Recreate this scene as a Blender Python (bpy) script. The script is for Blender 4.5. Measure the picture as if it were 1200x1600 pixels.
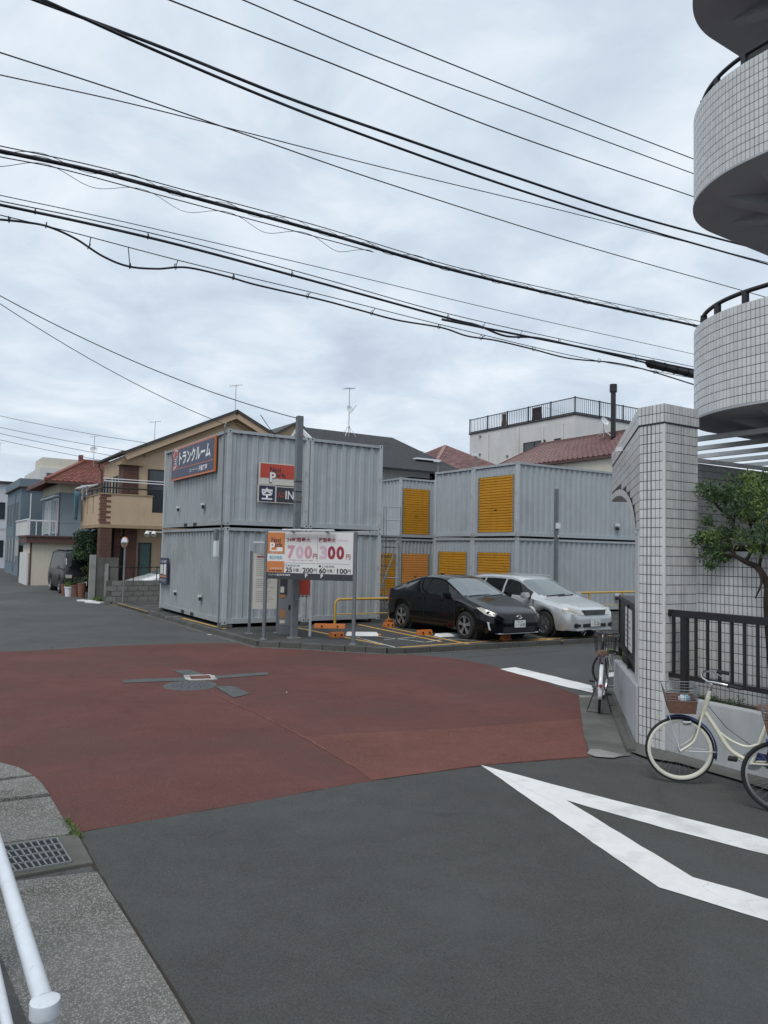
import bpy, bmesh, math, random
import numpy as np
from mathutils import Vector, Matrix
random.seed(7)
for o in list(bpy.data.objects): bpy.data.objects.remove(o, do_unlink=True)
SC = bpy.context.scene
COL = SC.collection
R = math.radians
# ------------------------------------------------------------------ camera
F, HC = 1155.0, 2.25
PITCH, ROLL = math.atan(61/1155.0), R(1.2)
cam = bpy.data.cameras.new('camera'); camo = bpy.data.objects.new('camera', cam); COL.objects.link(camo)
cam.sensor_fit = 'VERTICAL'; cam.sensor_height = 36.0; cam.sensor_width = 27.0
cam.lens = F/1600*36.0; cam.clip_start = .05; cam.clip_end = 2000
_f = Vector((0, math.cos(PITCH), math.sin(PITCH))); _r0 = Vector((1, 0, 0)); _u0 = _r0.cross(_f)
_r = _r0*math.cos(ROLL)+_u0*math.sin(ROLL); _u = -_r0*math.sin(ROLL)+_u0*math.cos(ROLL)
camo.matrix_world = Matrix(((_r.x, _u.x, -_f.x, 0), (_r.y, _u.y, -_f.y, 0), (_r.z, _u.z, -_f.z, HC), (0, 0, 0, 1)))
SC.camera = camo
# ------------------------------------------------------------------ sky, sun, exposure
SUN_EL, SUN_AZ = R(58), R(200)
w = bpy.data.worlds.new('World'); SC.world = w; w.use_nodes = True
nt = w.node_tree; nt.nodes.clear()
def N(t, **k):
    n = nt.nodes.new(t)
    for a, b in k.items(): setattr(n, a, b)
    return n
out = N('ShaderNodeOutputWorld'); bg = N('ShaderNodeBackground'); bg.inputs[1].default_value = .1
sky = N('ShaderNodeTexSky', sky_type='NISHITA', sun_disc=False); sky.sun_elevation = SUN_EL; sky.sun_rotation = SUN_AZ
tc = N('ShaderNodeTexCoord'); sep = N('ShaderNodeSeparateXYZ'); nt.links.new(tc.outputs['Generated'], sep.inputs[0])
ab = N('ShaderNodeMath', operation='MAXIMUM'); ab.inputs[1].default_value = 0; nt.links.new(sep.outputs[2], ab.inputs[0])
ad = N('ShaderNodeMath', operation='ADD'); ad.inputs[1].default_value = .22; nt.links.new(ab.outputs[0], ad.inputs[0])
dx = N('ShaderNodeMath', operation='DIVIDE'); dy = N('ShaderNodeMath', operation='DIVIDE')
nt.links.new(sep.outputs[0], dx.inputs[0]); nt.links.new(sep.outputs[1], dy.inputs[0])
nt.links.new(ad.outputs[0], dx.inputs[1]); nt.links.new(ad.outputs[0], dy.inputs[1])
cmb = N('ShaderNodeCombineXYZ'); nt.links.new(dx.outputs[0], cmb.inputs[0]); nt.links.new(dy.outputs[0], cmb.inputs[1])
n1 = N('ShaderNodeTexNoise'); n1.inputs['Scale'].default_value = 2.7; n1.inputs['Detail'].default_value = 9; n1.inputs['Roughness'].default_value = .56; n1.inputs['Distortion'].default_value = .35
nt.links.new(cmb.outputs[0], n1.inputs['Vector'])
rp = N('ShaderNodeValToRGB'); nt.links.new(n1.outputs[0], rp.inputs[0])
e = rp.color_ramp.elements
e[0].position = .30; e[0].color = (.495, .575, .675, 1); e[1].position = .66; e[1].color = (.77, .83, .89, 1)
m = e.new(.47); m.color = (.60, .69, .785, 1)
sc_ = N('ShaderNodeVectorMath', operation='SCALE'); sc_.inputs['Scale'].default_value = 10.2; nt.links.new(rp.outputs[0], sc_.inputs[0])
mx = N('ShaderNodeMixRGB'); mx.inputs[0].default_value = .93
nt.links.new(sky.outputs[0], mx.inputs[1]); nt.links.new(sc_.outputs[0], mx.inputs[2])
nt.links.new(mx.outputs[0], bg.inputs[0]); nt.links.new(bg.outputs[0], out.inputs[0])
sl = bpy.data.lights.new('sun', 'SUN'); so = bpy.data.objects.new('sun', sl); COL.objects.link(so)
sl.energy = 1.5; sl.angle = R(28); sl.color = (1, .965, .92)
so.rotation_euler = (math.pi/2-SUN_EL, 0, math.pi-SUN_AZ+math.pi) ; so.location = (0, 0, 40)
_sd = Vector((math.sin(SUN_AZ)*math.cos(SUN_EL), math.cos(SUN_AZ)*math.cos(SUN_EL), math.sin(SUN_EL)))
so.rotation_euler = _sd.to_track_quat('Z', 'Y').to_euler()
SC.view_settings.view_transform = 'Standard'; SC.view_settings.look = 'None'
SC.view_settings.exposure = 0.16; SC.view_settings.gamma = 1.0; SC.view_settings.use_curve_mapping = False

# ------------------------------------------------------------------ helpers
def ray(px, py): return _f + _r*((px-600)/F) + _u*((800-py)/F)
def G(px, py, z=0.0):                       # point of the plane z seen at a photo position
    d = ray(px, py); t = (z-HC)/d.z; return Vector((0, 0, HC))+d*t
def onplane(px, py, p, n):                  # point of a vertical plane through p with normal n
    d = ray(px, py); o = Vector((0, 0, HC)); t = (Vector(p)-o).dot(n)/d.dot(n); return o+d*t
ANG = R(32.3)
U = Vector((math.cos(ANG), math.sin(ANG), 0)); V = Vector((-math.sin(ANG), math.cos(ANG), 0)); Z = Vector((0, 0, 1))
LOT = .10
class MB:
    def __init__(s): s.v = []; s.f = []
    def add(s, vs, fs):
        b = len(s.v); s.v += [tuple(v) for v in vs]; s.f += [tuple(i+b for i in f) for f in fs]; return s
    def box(s, x0, x1, y0, y1, z0, z1):
        return s.add([(x, y, z) for z in (z0, z1) for y in (y0, y1) for x in (x0, x1)],
                     [(0, 2, 3, 1), (4, 5, 7, 6), (0, 1, 5, 4), (1, 3, 7, 5), (3, 2, 6, 7), (2, 0, 4, 6)])
    def obox(s, c, ex, ey, ez):             # centre and three half-extent vectors
        c = Vector(c); vs = [c+ex*a+ey*b+ez*d for d in (-1, 1) for b in (-1, 1) for a in (-1, 1)]
        return s.add(vs, [(0, 2, 3, 1), (4, 5, 7, 6), (0, 1, 5, 4), (1, 3, 7, 5), (3, 2, 6, 7), (2, 0, 4, 6)])
    def bar(s, a, b, w, h, up=Z):
        a, b = Vector(a), Vector(b); d = (b-a); l = d.length
        if l < 1e-6: return s
        d /= l; side = d.cross(up)
        if side.length < 1e-3: side = d.cross(Vector((1, 0, 0)))
        side.normalize(); n = side.cross(d)
        return s.obox((a+b)/2, d*(l/2), side*(w/2), n*(h/2))
    def tube(s, pts, r, n=8, cap=True):
        pts = [Vector(p) for p in pts]; rings = []; k = len(pts); prev = None
        for i, p in enumerate(pts):
            t = (pts[min(i+1, k-1)]-pts[max(i-1, 0)]).normalized()
            if prev is None:
                a = t.cross(Z);  a = t.cross(Vector((1, 0, 0))) if a.length < .05 else a
            else: a = prev-t*prev.dot(t)
            a.normalize(); prev = a; b = t.cross(a); rr = r[i] if isinstance(r, (list, tuple)) else r
            rings.append([p+(a*math.cos(q)+b*math.sin(q))*rr for q in [2*math.pi*j/n for j in range(n)]])
        fs = [(i*n+j, i*n+(j+1) % n, (i+1)*n+(j+1) % n, (i+1)*n+j) for i in range(k-1) for j in range(n)]
        if cap: fs += [tuple(range(n-1, -1, -1)), tuple((k-1)*n+j for j in range(n))]
        return s.add([v for g in rings for v in g], fs)
    def ring(s, c, ax, R_, r, n=32, m=6):   # torus
        c = Vector(c); ax = Vector(ax).normalized(); a = ax.orthogonal().normalized(); b = ax.cross(a)
        vs = []; fs = []
        for i in range(n):
            q = 2*math.pi*i/n; d = a*math.cos(q)+b*math.sin(q)
            for j in range(m):
                p = 2*math.pi*j/m; vs.append(c+d*(R_+r*math.cos(p))+ax*(r*math.sin(p)))
        for i in range(n):
            for j in range(m): fs.append((i*m+j, ((i+1) % n)*m+j, ((i+1) % n)*m+(j+1) % m, i*m+(j+1) % m))
        return s.add(vs, fs)
    def lathe(s, c, ax, prof, n=24):        # prof: (radius, along-axis)
        c = Vector(c); ax = Vector(ax).normalized(); a = ax.orthogonal().normalized(); b = ax.cross(a); vs = []; fs = []
        k = len(prof)
        for i in range(n):
            q = 2*math.pi*i/n; d = a*math.cos(q)+b*math.sin(q)
            vs += [c+d*r+ax*h for r, h in prof]
        for i in range(n):
            for j in range(k-1): fs.append((i*k+j, ((i+1) % n)*k+j, ((i+1) % n)*k+j+1, i*k+j+1))
        return s.add(vs, fs)
    def prism(s, poly, z0, z1):
        n = len(poly); b0 = [(p[0], p[1], z0 if not callable(z0) else z0(p)) for p in poly]; b1 = [(p[0], p[1], z1 if not callable(z1) else z1(p)) for p in poly]
        return s.add(b0+b1, [tuple(range(n-1, -1, -1)), tuple(range(n, 2*n))]+[(i, (i+1) % n, n+(i+1) % n, n+i) for i in range(n)])
    def quad(s, a, b, c, d): return s.add([a, b, c, d], [(0, 1, 2, 3)])
    def build(s, name, mat, parent=None, smooth=None, fix=True, bevel=0):
        me = bpy.data.meshes.new(name); me.from_pydata(s.v, [], s.f); me.materials.append(M[mat] if isinstance(mat, str) else mat)
        if fix or bevel:
            bm = bmesh.new(); bm.from_mesh(me); 
            if fix: bmesh.ops.recalc_face_normals(bm, faces=bm.faces)
            if bevel: bmesh.ops.bevel(bm, geom=list(bm.edges), offset=bevel, segments=2, affect='EDGES', clamp_overlap=True)
            bm.to_mesh(me); bm.free()
        if smooth is not None:
            me.shade_smooth(); me.set_sharp_from_angle(angle=R(smooth))
        return link(name, me, parent)
def link(name, me, parent=None):
    o = bpy.data.objects.new(name, me); COL.objects.link(o); o.parent = parent; return o
def tag(o, label=None, cat=None, group=None, kind=None):
    if label: o['label'] = label
    if cat: o['category'] = cat
    if group: o['group'] = group
    if kind: o['kind'] = kind
    return o
def thing(name, label, cat, loc=(0, 0, 0), rz=0.0, group=None, rot=None):
    o = bpy.data.objects.new(name, None); COL.objects.link(o); o.location = loc
    o.rotation_euler = rot if rot else (0, 0, rz); o.empty_display_size = .2
    return tag(o, label, cat, group)
def clone(o, parent=None):
    c = o.copy(); COL.objects.link(c); c.parent = parent
    for ch in list(o.children): clone(ch, c)
    return c

# ------------------------------------------------------------------ materials
M = {}
def mat(name, col, rough=.6, metal=0.0, var=.10, scale=6.0, bump=0.0, bscale=60.0, spec=.5, rnd=0.0, island=0.0, dirt=None, streak=None, coat=0.0, speck=None, detail=4, rvar=.07, grain=0.0, crack=None):
    """principled + noise colour variation; dirt=(colour,scale,threshold) patches; streak=(colour,amount) vertical runs; speck=(colour,scale,threshold)"""
    m = bpy.data.materials.new(name); m.use_nodes = True; t = m.node_tree; b = t.nodes['Principled BSDF']
    def n(k, **kw):
        x = t.nodes.new(k)
        for a_, b_ in kw.items(): setattr(x, a_, b_)
        return x
    L = t.links.new
    tcn = n('ShaderNodeTexCoord'); co = tcn.outputs['Object']
    cur = n('ShaderNodeRGB'); cur.outputs[0].default_value = (*col, 1); cur = cur.outputs[0]
    def mixc(fac, other, mode='MIX'):
        nonlocal cur
        x = n('ShaderNodeMixRGB', blend_type=mode)
        L(cur, x.inputs[1])
        if isinstance(fac, float): x.inputs[0].default_value = fac
        else: L(fac, x.inputs[0])
        if isinstance(other, tuple): x.inputs[2].default_value = (*other, 1)
        else: L(other, x.inputs[2])
        cur = x.outputs[0]
    def ramp(src, lo, hi, a=0.0, b_=1.0):
        x = n('ShaderNodeMapRange'); L(src, x.inputs[0]); x.inputs[1].default_value = lo; x.inputs[2].default_value = hi; x.inputs[3].default_value = a; x.inputs[4].default_value = b_; return x.outputs[0]
    def noise(s, d=detail, vec=None, rough_=.55):
        x = n('ShaderNodeTexNoise'); x.inputs['Scale'].default_value = s; x.inputs['Detail'].default_value = d; x.inputs['Roughness'].default_value = rough_
        L(vec if vec is not None else co, x.inputs['Vector']); return x.outputs[0]
    if var:
        for s_, k in ((scale, 1.0), (scale*7.3, .6)):
            f = ramp(noise(s_), .25, .75, 1-var*k, 1+var*k)
            g = n('ShaderNodeCombineXYZ'); [L(f, g.inputs[i]) for i in range(3)]
            mixc(1.0, g.outputs[0], 'MULTIPLY')
    if grain:
        f = ramp(noise(85.0, 6, None, .85), .3, .7, 1-grain, 1+grain); g = n('ShaderNodeCombineXYZ'); [L(f, g.inputs[i]) for i in range(3)]; mixc(1.0, g.outputs[0], 'MULTIPLY')
    if crack:
        nz = n('ShaderNodeTexNoise'); nz.inputs['Scale'].default_value = 1.3; nz.inputs['Detail'].default_value = 5; L(co, nz.inputs['Vector'])
        av = n('ShaderNodeMixRGB'); av.inputs[0].default_value = .35; L(co, av.inputs[1]); L(nz.outputs['Color'], av.inputs[2])
        vo = n('ShaderNodeTexVoronoi', feature='DISTANCE_TO_EDGE'); vo.inputs['Scale'].default_value = crack[1]; L(av.outputs[0], vo.inputs['Vector'])
        k1 = ramp(vo.outputs['Distance'], 0, .010, 1, 0); k2 = ramp(noise(.45, 3), .5, .62, 0, crack[2]); mm = n('ShaderNodeMath', operation='MULTIPLY'); L(k1, mm.inputs[0]); L(k2, mm.inputs[1]); mixc(mm.outputs[0], crack[0])
    if rnd or island:
        if island:
            gi = n('ShaderNodeNewGeometry'); src = gi.outputs['Random Per Island']; amt = island
            f = ramp(src, 0, 1, 1-amt, 1+amt); g = n('ShaderNodeCombineXYZ'); [L(f, g.inputs[i]) for i in range(3)]; mixc(1.0, g.outputs[0], 'MULTIPLY')
        if rnd:
            oi = n('ShaderNodeObjectInfo'); f = ramp(oi.outputs['Random'], 0, 1, 1-rnd, 1+rnd); g = n('ShaderNodeCombineXYZ'); [L(f, g.inputs[i]) for i in range(3)]; mixc(1.0, g.outputs[0], 'MULTIPLY')
    if streak:
        mp = n('ShaderNodeMapping'); mp.inputs['Scale'].default_value = (1, 1, .07); L(co, mp.inputs[0])
        f = ramp(noise(9.0, 5, mp.outputs[0]), .52, .75, 0, streak[1]); mixc(f, streak[0])
    if dirt:
        f = ramp(noise(dirt[1], 6), dirt[2], dirt[2]+.16, 0, dirt[3] if len(dirt) > 3 else .8); mixc(f, dirt[0])
    if speck:
        vo = n('ShaderNodeTexVoronoi'); vo.inputs['Scale'].default_value = speck[1]; L(co, vo.inputs['Vector'])
        f = ramp(vo.outputs['Color'], speck[2], speck[2]+.1, 0, speck[3] if len(speck) > 3 else .7); mixc(f, speck[0])
    L(cur, b.inputs['Base Color'])
    if rvar: rr = ramp(noise(scale*2.1), .3, .7, max(rough-rvar, .02), min(rough+rvar, 1)); L(rr, b.inputs['Roughness'])
    else: b.inputs['Roughness'].default_value = rough
    b.inputs['Metallic'].default_value = metal; b.inputs['Specular IOR Level'].default_value = spec
    if coat: b.inputs['Coat Weight'].default_value = coat; b.inputs['Coat Roughness'].default_value = .03
    if bump:
        bn = n('ShaderNodeBump'); bn.inputs['Strength'].default_value = bump; bn.inputs['Distance'].default_value = .01
        L(noise(bscale, 6, None, .7), bn.inputs['Height']); L(bn.outputs[0], b.inputs['Normal'])
    M[name] = m; return m
mat('asphalt', (.083, .084, .082), .9, var=.14, scale=.45, bump=.6, bscale=150, spec=.18, grain=.42, dirt=((.112, .115, .115), .3, .5, .6), crack=((.03, .03, .03), .55, .7), speck=((.19, .19, .19), 95, .72, .4))
mat('asphalt_lot', (.062, .063, .062), .9, var=.17, scale=.8, bump=.5, bscale=120, spec=.18, grain=.25, dirt=((.105, .105, .10), .6, .5, .65), crack=((.025, .025, .025), .7, .7), speck=((.16, .16, .16), 70, .75, .4))
mat('asphalt_new', (.074, .075, .072), .9, var=.15, scale=.55, bump=.65, bscale=160, spec=.18, grain=.5, dirt=((.090, .093, .091), .6, .5, .7), crack=((.04, .04, .04), .4, .4), speck=((.15, .15, .15), 230, .72, .4))
mat('red_asphalt', (.124, .055, .049), .9, var=.17, scale=.5, bump=.6, bscale=150, spec=.15, grain=.46, dirt=((.100, .055, .050), .45, .46, .8), crack=((.05, .025, .022), .45, .55), speck=((.19, .09, .078), 110, .7, .45))
mat('red_worn', (.152, .065, .054), .9, var=.17, scale=1.0, bump=.6, bscale=150, spec=.15, grain=.44, dirt=((.125, .058, .05), .8, .5, .7), speck=((.22, .11, .09), 110, .7, .5))
mat('seam', (.175, .08, .066), .92, var=.3, scale=6, spec=.1, grain=.3)
mat('aggregate', (.165, .163, .152), .92, var=.2, scale=1.6, bump=1.0, bscale=95, spec=.2, grain=.35, dirt=((.095, .095, .082), 1.3, .48, .75), speck=((.36, .355, .33), 135, .64, .85))
mat('concrete', (.27, .27, .255), .9, var=.16, scale=2.0, bump=.4, bscale=70, dirt=((.16, .16, .145), 1.7, .5, .7))
mat('concrete_dark', (.115, .115, .105), .92, var=.18, scale=2.0, bump=.5, bscale=70, dirt=((.065, .07, .055), 1.4, .48, .7))
mat('kerb_stone', (.10, .10, .092), .92, var=.2, scale=2.0, bump=.6, bscale=60, rnd=.14, dirt=((.055, .06, .048), 2.2, .5, .75))
mat('block', (.20, .20, .185), .92, var=.16, scale=3, bump=.5, bscale=50, rnd=.13, dirt=((.11, .11, .10), 2, .5, .6))
mat('white_paint', (.74, .74, .725), .75, var=.06, scale=1.6, bump=.4, bscale=150, spec=.25, grain=.06, dirt=((.50, .50, .485), 2.2, .52, .7), crack=((.25, .25, .25), 3.2, .5), speck=((.22, .22, .22), 60, .94, .7))
mat('worn_white', (.46, .46, .44), .8, var=.15, scale=5, bump=.4, bscale=120, dirt=((.18, .18, .17), 5, .48, .85))
mat('yellow_paint', (.56, .32, .085), .78, var=.15, scale=4, bump=.4, bscale=120, dirt=((.16, .13, .09), 5, .56, .75))
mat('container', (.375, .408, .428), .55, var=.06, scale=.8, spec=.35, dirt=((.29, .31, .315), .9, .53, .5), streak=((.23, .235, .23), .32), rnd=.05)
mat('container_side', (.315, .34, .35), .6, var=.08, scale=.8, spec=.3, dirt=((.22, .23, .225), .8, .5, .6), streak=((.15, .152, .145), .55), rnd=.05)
mat('container_trim', (.44, .465, .475), .55, var=.1, scale=1.5, spec=.35, dirt=((.20, .17, .145), 3.5, .6, .7), rnd=.06)
mat('shutter', (.60, .29, .028), .5, var=.08, scale=1.5, spec=.3, streak=((.32, .15, .03), .4), rnd=.05)
mat('shutter_new', (.75, .33, .09), .5, var=.05, scale=1.5, spec=.3, streak=((.5, .22, .07), .3))
mat('black', (.012, .012, .013), .5, var=.1)
mat('black_metal', (.014, .013, .015), .45, var=.15, scale=8)
mat('rubber', (.018, .018, .018), .85, var=.1)
mat('dark_gap', (.02, .02, .022), .9, var=0)
mat('grey_metal', (.22, .235, .245), .5, .3, var=.1, scale=5)
mat('grey_post', (.165, .18, .19), .55, .2, var=.12, scale=5, dirt=((.10, .105, .105), 6, .55, .6))
mat('chrome', (.72, .72, .72), .18, 1.0, var=.05)
mat('alloy', (.55, .56, .57), .3, .9, var=.05)
mat('galv', (.42, .44, .45), .45, .7, var=.12, scale=8)
mat('white_metal', (.68, .70, .72), .45, var=.08, scale=6, dirt=((.42, .38, .33), 9, .63, .6))
mat('pipe_white', (.60, .64, .68), .4, var=.07, scale=8, dirt=((.36, .36, .35), 26, .6, .6), speck=((.20, .10, .06), 34, .95, .85))
mat('rust', (.20, .075, .03), .85, var=.3, scale=20)
mat('glass', (.022, .026, .03), .06, 0, var=0, spec=.8, rvar=0)
mat('car_glass', (.008, .010, .011), .04, 0, var=0, spec=.5, rvar=0)
mat('car_screen', (.15, .175, .185), .05, 0, var=.05, spec=.9, rvar=0)  # dark glass painted pale: the sky's reflection is put into the base colour
mat('window_glass', (.035, .042, .05), .12, 0, var=.15, scale=.6, spec=.7)
mat('curtain', (.42, .42, .40), .8, var=.15, scale=3)
mat('black_paint', (.0022, .0022, .004), .2, var=0, coat=.3, spec=.3, rvar=0)
mat('silver_paint', (.58, .60, .61), .3, .4, var=0, coat=.8, rvar=0)
mat('white_car', (.74, .76, .77), .3, var=.02, coat=.8, rvar=0)
mat('van_paint', (.007, .008, .009), .3, var=.03, coat=.12, spec=.3, rvar=0)
mat('lamp_lens', (.42, .42, .38), .12, 0, var=.12, scale=9, coat=.8, rvar=0)
mat('red_lens', (.25, .012, .01), .2, var=.05, coat=.7)
mat('amber', (.45, .16, .03), .3, var=.05)
mat('plate_white', (.78, .79, .77), .45, var=.03)
mat('plate_green', (.03, .10, .05), .6, var=0)
mat('tan_wall', (.50, .37, .255), .9, var=.06, scale=1.2, bump=.3, bscale=70, spec=.2, dirt=((.43, .315, .215), .7, .53, .6), streak=((.35, .26, .18), .25))
mat('tan_trim', (.33, .23, .14), .85, var=.08, scale=2)
mat('brick', (.135, .062, .045), .88, var=.2, scale=5, bump=.3, rnd=.2, island=.2)
mat('brick_mortar', (.10, .065, .052), .9, var=.15)
mat('roof_dark', (.032, .033, .036), .75, var=.2, scale=2.5, bump=.5, bscale=20, island=.18)
mat('roof_edge', (.05, .045, .042), .7, var=.15)
mat('roof_red', (.20, .07, .05), .75, var=.2, scale=3, bump=.3, island=.22)
mat('roof_pink', (.27, .16, .15), .8, var=.15, scale=3, bump=.4, bscale=30, island=.22)
mat('roof_maroon', (.17, .088, .086), .45, var=.14, scale=3, island=.12, dirt=((.10, .055, .05), 2, .55, .6))
mat('blue_wall', (.225, .275, .315), .9, var=.08, scale=1, bump=.2, streak=((.13, .175, .20), .4))
mat('bluegrey_wall', (.15, .195, .23), .9, var=.08, scale=1, bump=.2, streak=((.09, .13, .155), .4))
mat('cream_wall', (.60, .56, .47), .88, var=.06, scale=1, streak=((.42, .39, .33), .35))
mat('white_wall', (.60, .60, .58), .88, var=.06, scale=.8, streak=((.40, .40, .385), .45), dirt=((.50, .50, .47), .7, .5, .5))
mat('grey_wall', (.42, .43, .43), .88, var=.08, scale=.8, streak=((.28, .285, .28), .4))
mat('garden_wall', (.43, .44, .45), .85, var=.08, scale=1.3, bump=.25, bscale=50, dirt=((.31, .32, .32), 1.2, .52, .6), streak=((.28, .28, .265), .5))
mat('garden_cap', (.44, .45, .45), .8, var=.1, scale=2)
mat('pale_wall', (.55, .56, .60), .88, var=.06, scale=.8, streak=((.40, .40, .42), .35))
mat('brown_fascia', (.10, .055, .048), .7, var=.15)
mat('tile', (.60, .60, .59), .3, var=.05, scale=1.5, rnd=.085, island=.085, spec=.4, streak=((.40, .40, .38), .38), dirt=((.48, .475, .45), .7, .55, .5), coat=.1)
mat('grout', (.055, .056, .062), .95, var=.15, scale=10)
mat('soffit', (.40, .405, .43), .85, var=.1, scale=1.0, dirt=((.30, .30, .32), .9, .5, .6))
mat('beam_white', (.72, .73, .73), .7, var=.08, scale=2, dirt=((.5, .5, .5), 1.2, .58, .5))
mat('bark', (.042, .033, .027), .95, var=.4, scale=14, bump=1.0, bscale=55, spec=.15)
mat('leaf', (.050, .098, .030), .55, var=.25, scale=3, island=.45)
mat('leaf_dark', (.020, .045, .020), .55, var=.25, scale=3, island=.45)
mat('leaf_light', (.11, .17, .035), .6, var=.2, scale=3, island=.35)
mat('grass', (.085, .125, .028), .7, var=.3, scale=6, island=.4)
mat('soil', (.035, .028, .02), .95, var=.3, scale=8, bump=.8)
mat('navy', (.035, .038, .085), .45, var=.05)
mat('orange', (.56, .165, .055), .5, var=.05)
mat('sign_red', (.50, .072, .045), .5, var=.05, streak=((.40, .06, .04), .3))
mat('sign_orange', (.58, .205, .065), .5, var=.06)
mat('sign_white', (.72, .72, .70), .5, var=.03, streak=((.60, .60, .58), .25))
mat('sign_cream', (.62, .60, .54), .5, var=.04)
mat('ink', (.035, .035, .05), .6, var=0)
mat('ink_red', (.42, .045, .07), .6, var=0)
mat('ink_pink', (.60, .30, .36), .6, var=.1, scale=6)
mat('ink_pale', (.62, .45, .53), .6, var=.1, scale=6)
mat('ink_maroon', (.30, .03, .055), .6, var=0)
mat('ink_cyan', (.12, .42, .52), .6, var=0)
mat('ink_grey', (.33, .34, .34), .6, var=0)
mat('letter_white', (.80, .80, .80), .5, var=0)
mat('charcoal', (.042, .046, .056), .5, var=.08)
mat('rail_yellow', (.52, .33, .07), .5, var=.1, scale=8, dirt=((.30, .19, .05), 9, .58, .6))
mat('stop_orange', (.55, .17, .035), .6, var=.1, scale=8, dirt=((.30, .10, .03), 8, .57, .6))
mat('bike_cream', (.72, .70, .56), .3, var=.03, coat=.5)
mat('bike_white', (.70, .71, .72), .3, var=.03, coat=.5)
mat('bike_blue', (.03, .05, .17), .4, var=.05, coat=.3)
mat('bike_green', (.17, .30, .045), .4, var=.06, coat=.3)
mat('tyre_white', (.68, .66, .57), .7, var=.06)
mat('wicker', (.165, .085, .058), .8, var=.3, scale=30, bump=.7, bscale=120)
mat('saddle_brown', (.13, .068, .045), .6, var=.1)
mat('cable', (.014, .015, .022), .6, var=0)
mat('cable_grey', (.10, .11, .125), .6, var=0)
mat('cast_iron', (.105, .105, .115), .6, .4, var=.2, scale=20, bump=.8, bscale=60)
mat('patch_grey', (.098, .108, .106), .88, var=.15, scale=3, bump=.5, bscale=130, spec=.18, grain=.3, speck=((.17, .17, .17), 90, .7, .5))
mat('cloth_blue', (.18, .40, .52), .9, var=.1, scale=8)
mat('cloth_white', (.66, .66, .70), .9, var=.08, scale=8)
mat('cloth_dark', (.06, .045, .05), .9, var=.2, scale=8)
mat('terracotta', (.20, .095, .065), .85, var=.2, scale=6)
mat('mirror_glass', (.62, .66, .70), .08, 1.0, var=0)
mat('orange_back', (.42, .20, .09), .5, var=.08)
mat('teal_glass', (.09, .15, .14), .15, var=.1)

# text ---------------------------------------------------------------
def text_at(parent, name, s, mt, cx, cz, wd, ht, off, bold=.012, keep=True):
    cu = bpy.data.curves.new('txt', 'FONT'); cu.body = s; cu.size = 1; cu.offset = bold; cu.resolution_u = 3
    to = bpy.data.objects.new('txt', cu); me = bpy.data.meshes.new_from_object(to)
    bpy.data.objects.remove(to, do_unlink=True)
    n = len(me.vertices)
    if n == 0: return None
    a = np.zeros(n*3); me.vertices.foreach_get('co', a); a = a.reshape(-1, 3)
    mn, mxx = a.min(0), a.max(0); sp = np.maximum(mxx-mn, 1e-6)
    b = np.zeros_like(a); b[:, 0] = cx+((a[:, 0]-mn[0])/sp[0]-.5)*wd; b[:, 2] = cz+((a[:, 1]-mn[1])/sp[1]-.5)*ht; b[:, 1] = -off
    me.vertices.foreach_set('co', b.reshape(-1)); me.materials.clear(); me.materials.append(M[mt]); me.name = name
    return link(name, me, parent)
def panel(parent, name, mt, x0, x1, z0, z1, y0, y1):
    return MB().box(x0, x1, y0, y1, z0, z1).build(name, mt, parent)
# ================================================================== GROUND
def sheet(name, pts, z, mt, parent=None, kind='structure', sub=0):
    b = MB(); b.add([(p[0], p[1], z) for p in pts], [tuple(range(len(pts)))])
    me = bpy.data.meshes.new(name); me.from_pydata(b.v, [], b.f); me.materials.append(M[mt])
    bm = bmesh.new(); bm.from_mesh(me)
    for f in bm.faces:
        if f.normal.z < 0: f.normal_flip()
    bmesh.ops.triangulate(bm, faces=bm.faces); bm.to_mesh(me); bm.free()
    o = link(name, me, parent)
    if kind and not parent: o['kind'] = kind
    return o
def smoothpoly(pts, n=6):                                  # open Catmull-Rom polyline
    P = [Vector(p) for p in pts]; P = [P[0]*2-P[1]]+P+[P[-1]*2-P[-2]]; r = []
    for i in range(1, len(P)-2):
        for k in range(n):
            t = k/n; a, b, c, d = P[i-1:i+3]
            r.append(.5*((2*b)+(c-a)*t+(2*a-5*b+4*c-d)*t*t+(3*b-a-3*c+d)*t**3))
    return r+[P[-2]]
def jit(pts, a):                                           # ragged edge
    r = []
    for i, (p, q) in enumerate(zip(pts, pts[1:])):
        n = max(1, int((q-p).length/.12))
        for k in range(n):
            v = p+(q-p)*(k/n); r.append(v+Vector((random.uniform(-a, a), random.uniform(-a, a), 0)))
    return r+[pts[-1]]
sheet('ground', [(-400, -60), (400, -60), (400, 500), (-400, 500)], 0.0, 'asphalt')
# red paved crossing
far = smoothpoly([G(-160, 1022), G(0, 1019), G(170, 1010), G(330, 1005), G(430, 1009), G(600, 1021), G(700, 1028), G(790, 1046), G(905, 1086)], 8)
right_e = [G(905, 1086), G(908, 1110), G(913, 1150), G(921, 1184)]
near = smoothpoly([G(921, 1184), G(840, 1190), G(750, 1198), G(560, 1224), G(350, 1262), G(118, 1302)], 5)
leftk = smoothpoly([G(118, 1302), G(100, 1288), G(76, 1242), G(50, 1213), G(0, 1192), G(-160, 1165)], 5)
red = sheet('red_road_surface', far[:-1]+jit(right_e, .012)[:-1]+jit(near, .010)[:-1]+leftk, .004, 'red_asphalt')
sheet('red_road_repair', jit([G(477, 1152), G(560, 1146), G(700, 1140), G(905, 1124)], .012)[:-1]+jit([G(907, 1124), G(913, 1150), G(919, 1183)], .01)[:-1]+jit([G(919, 1183), G(840, 1189), G(750, 1197), G(562, 1223)], .008)[:-1]+[G(548, 1196), G(520, 1178)], .0075, 'red_worn')
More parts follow.
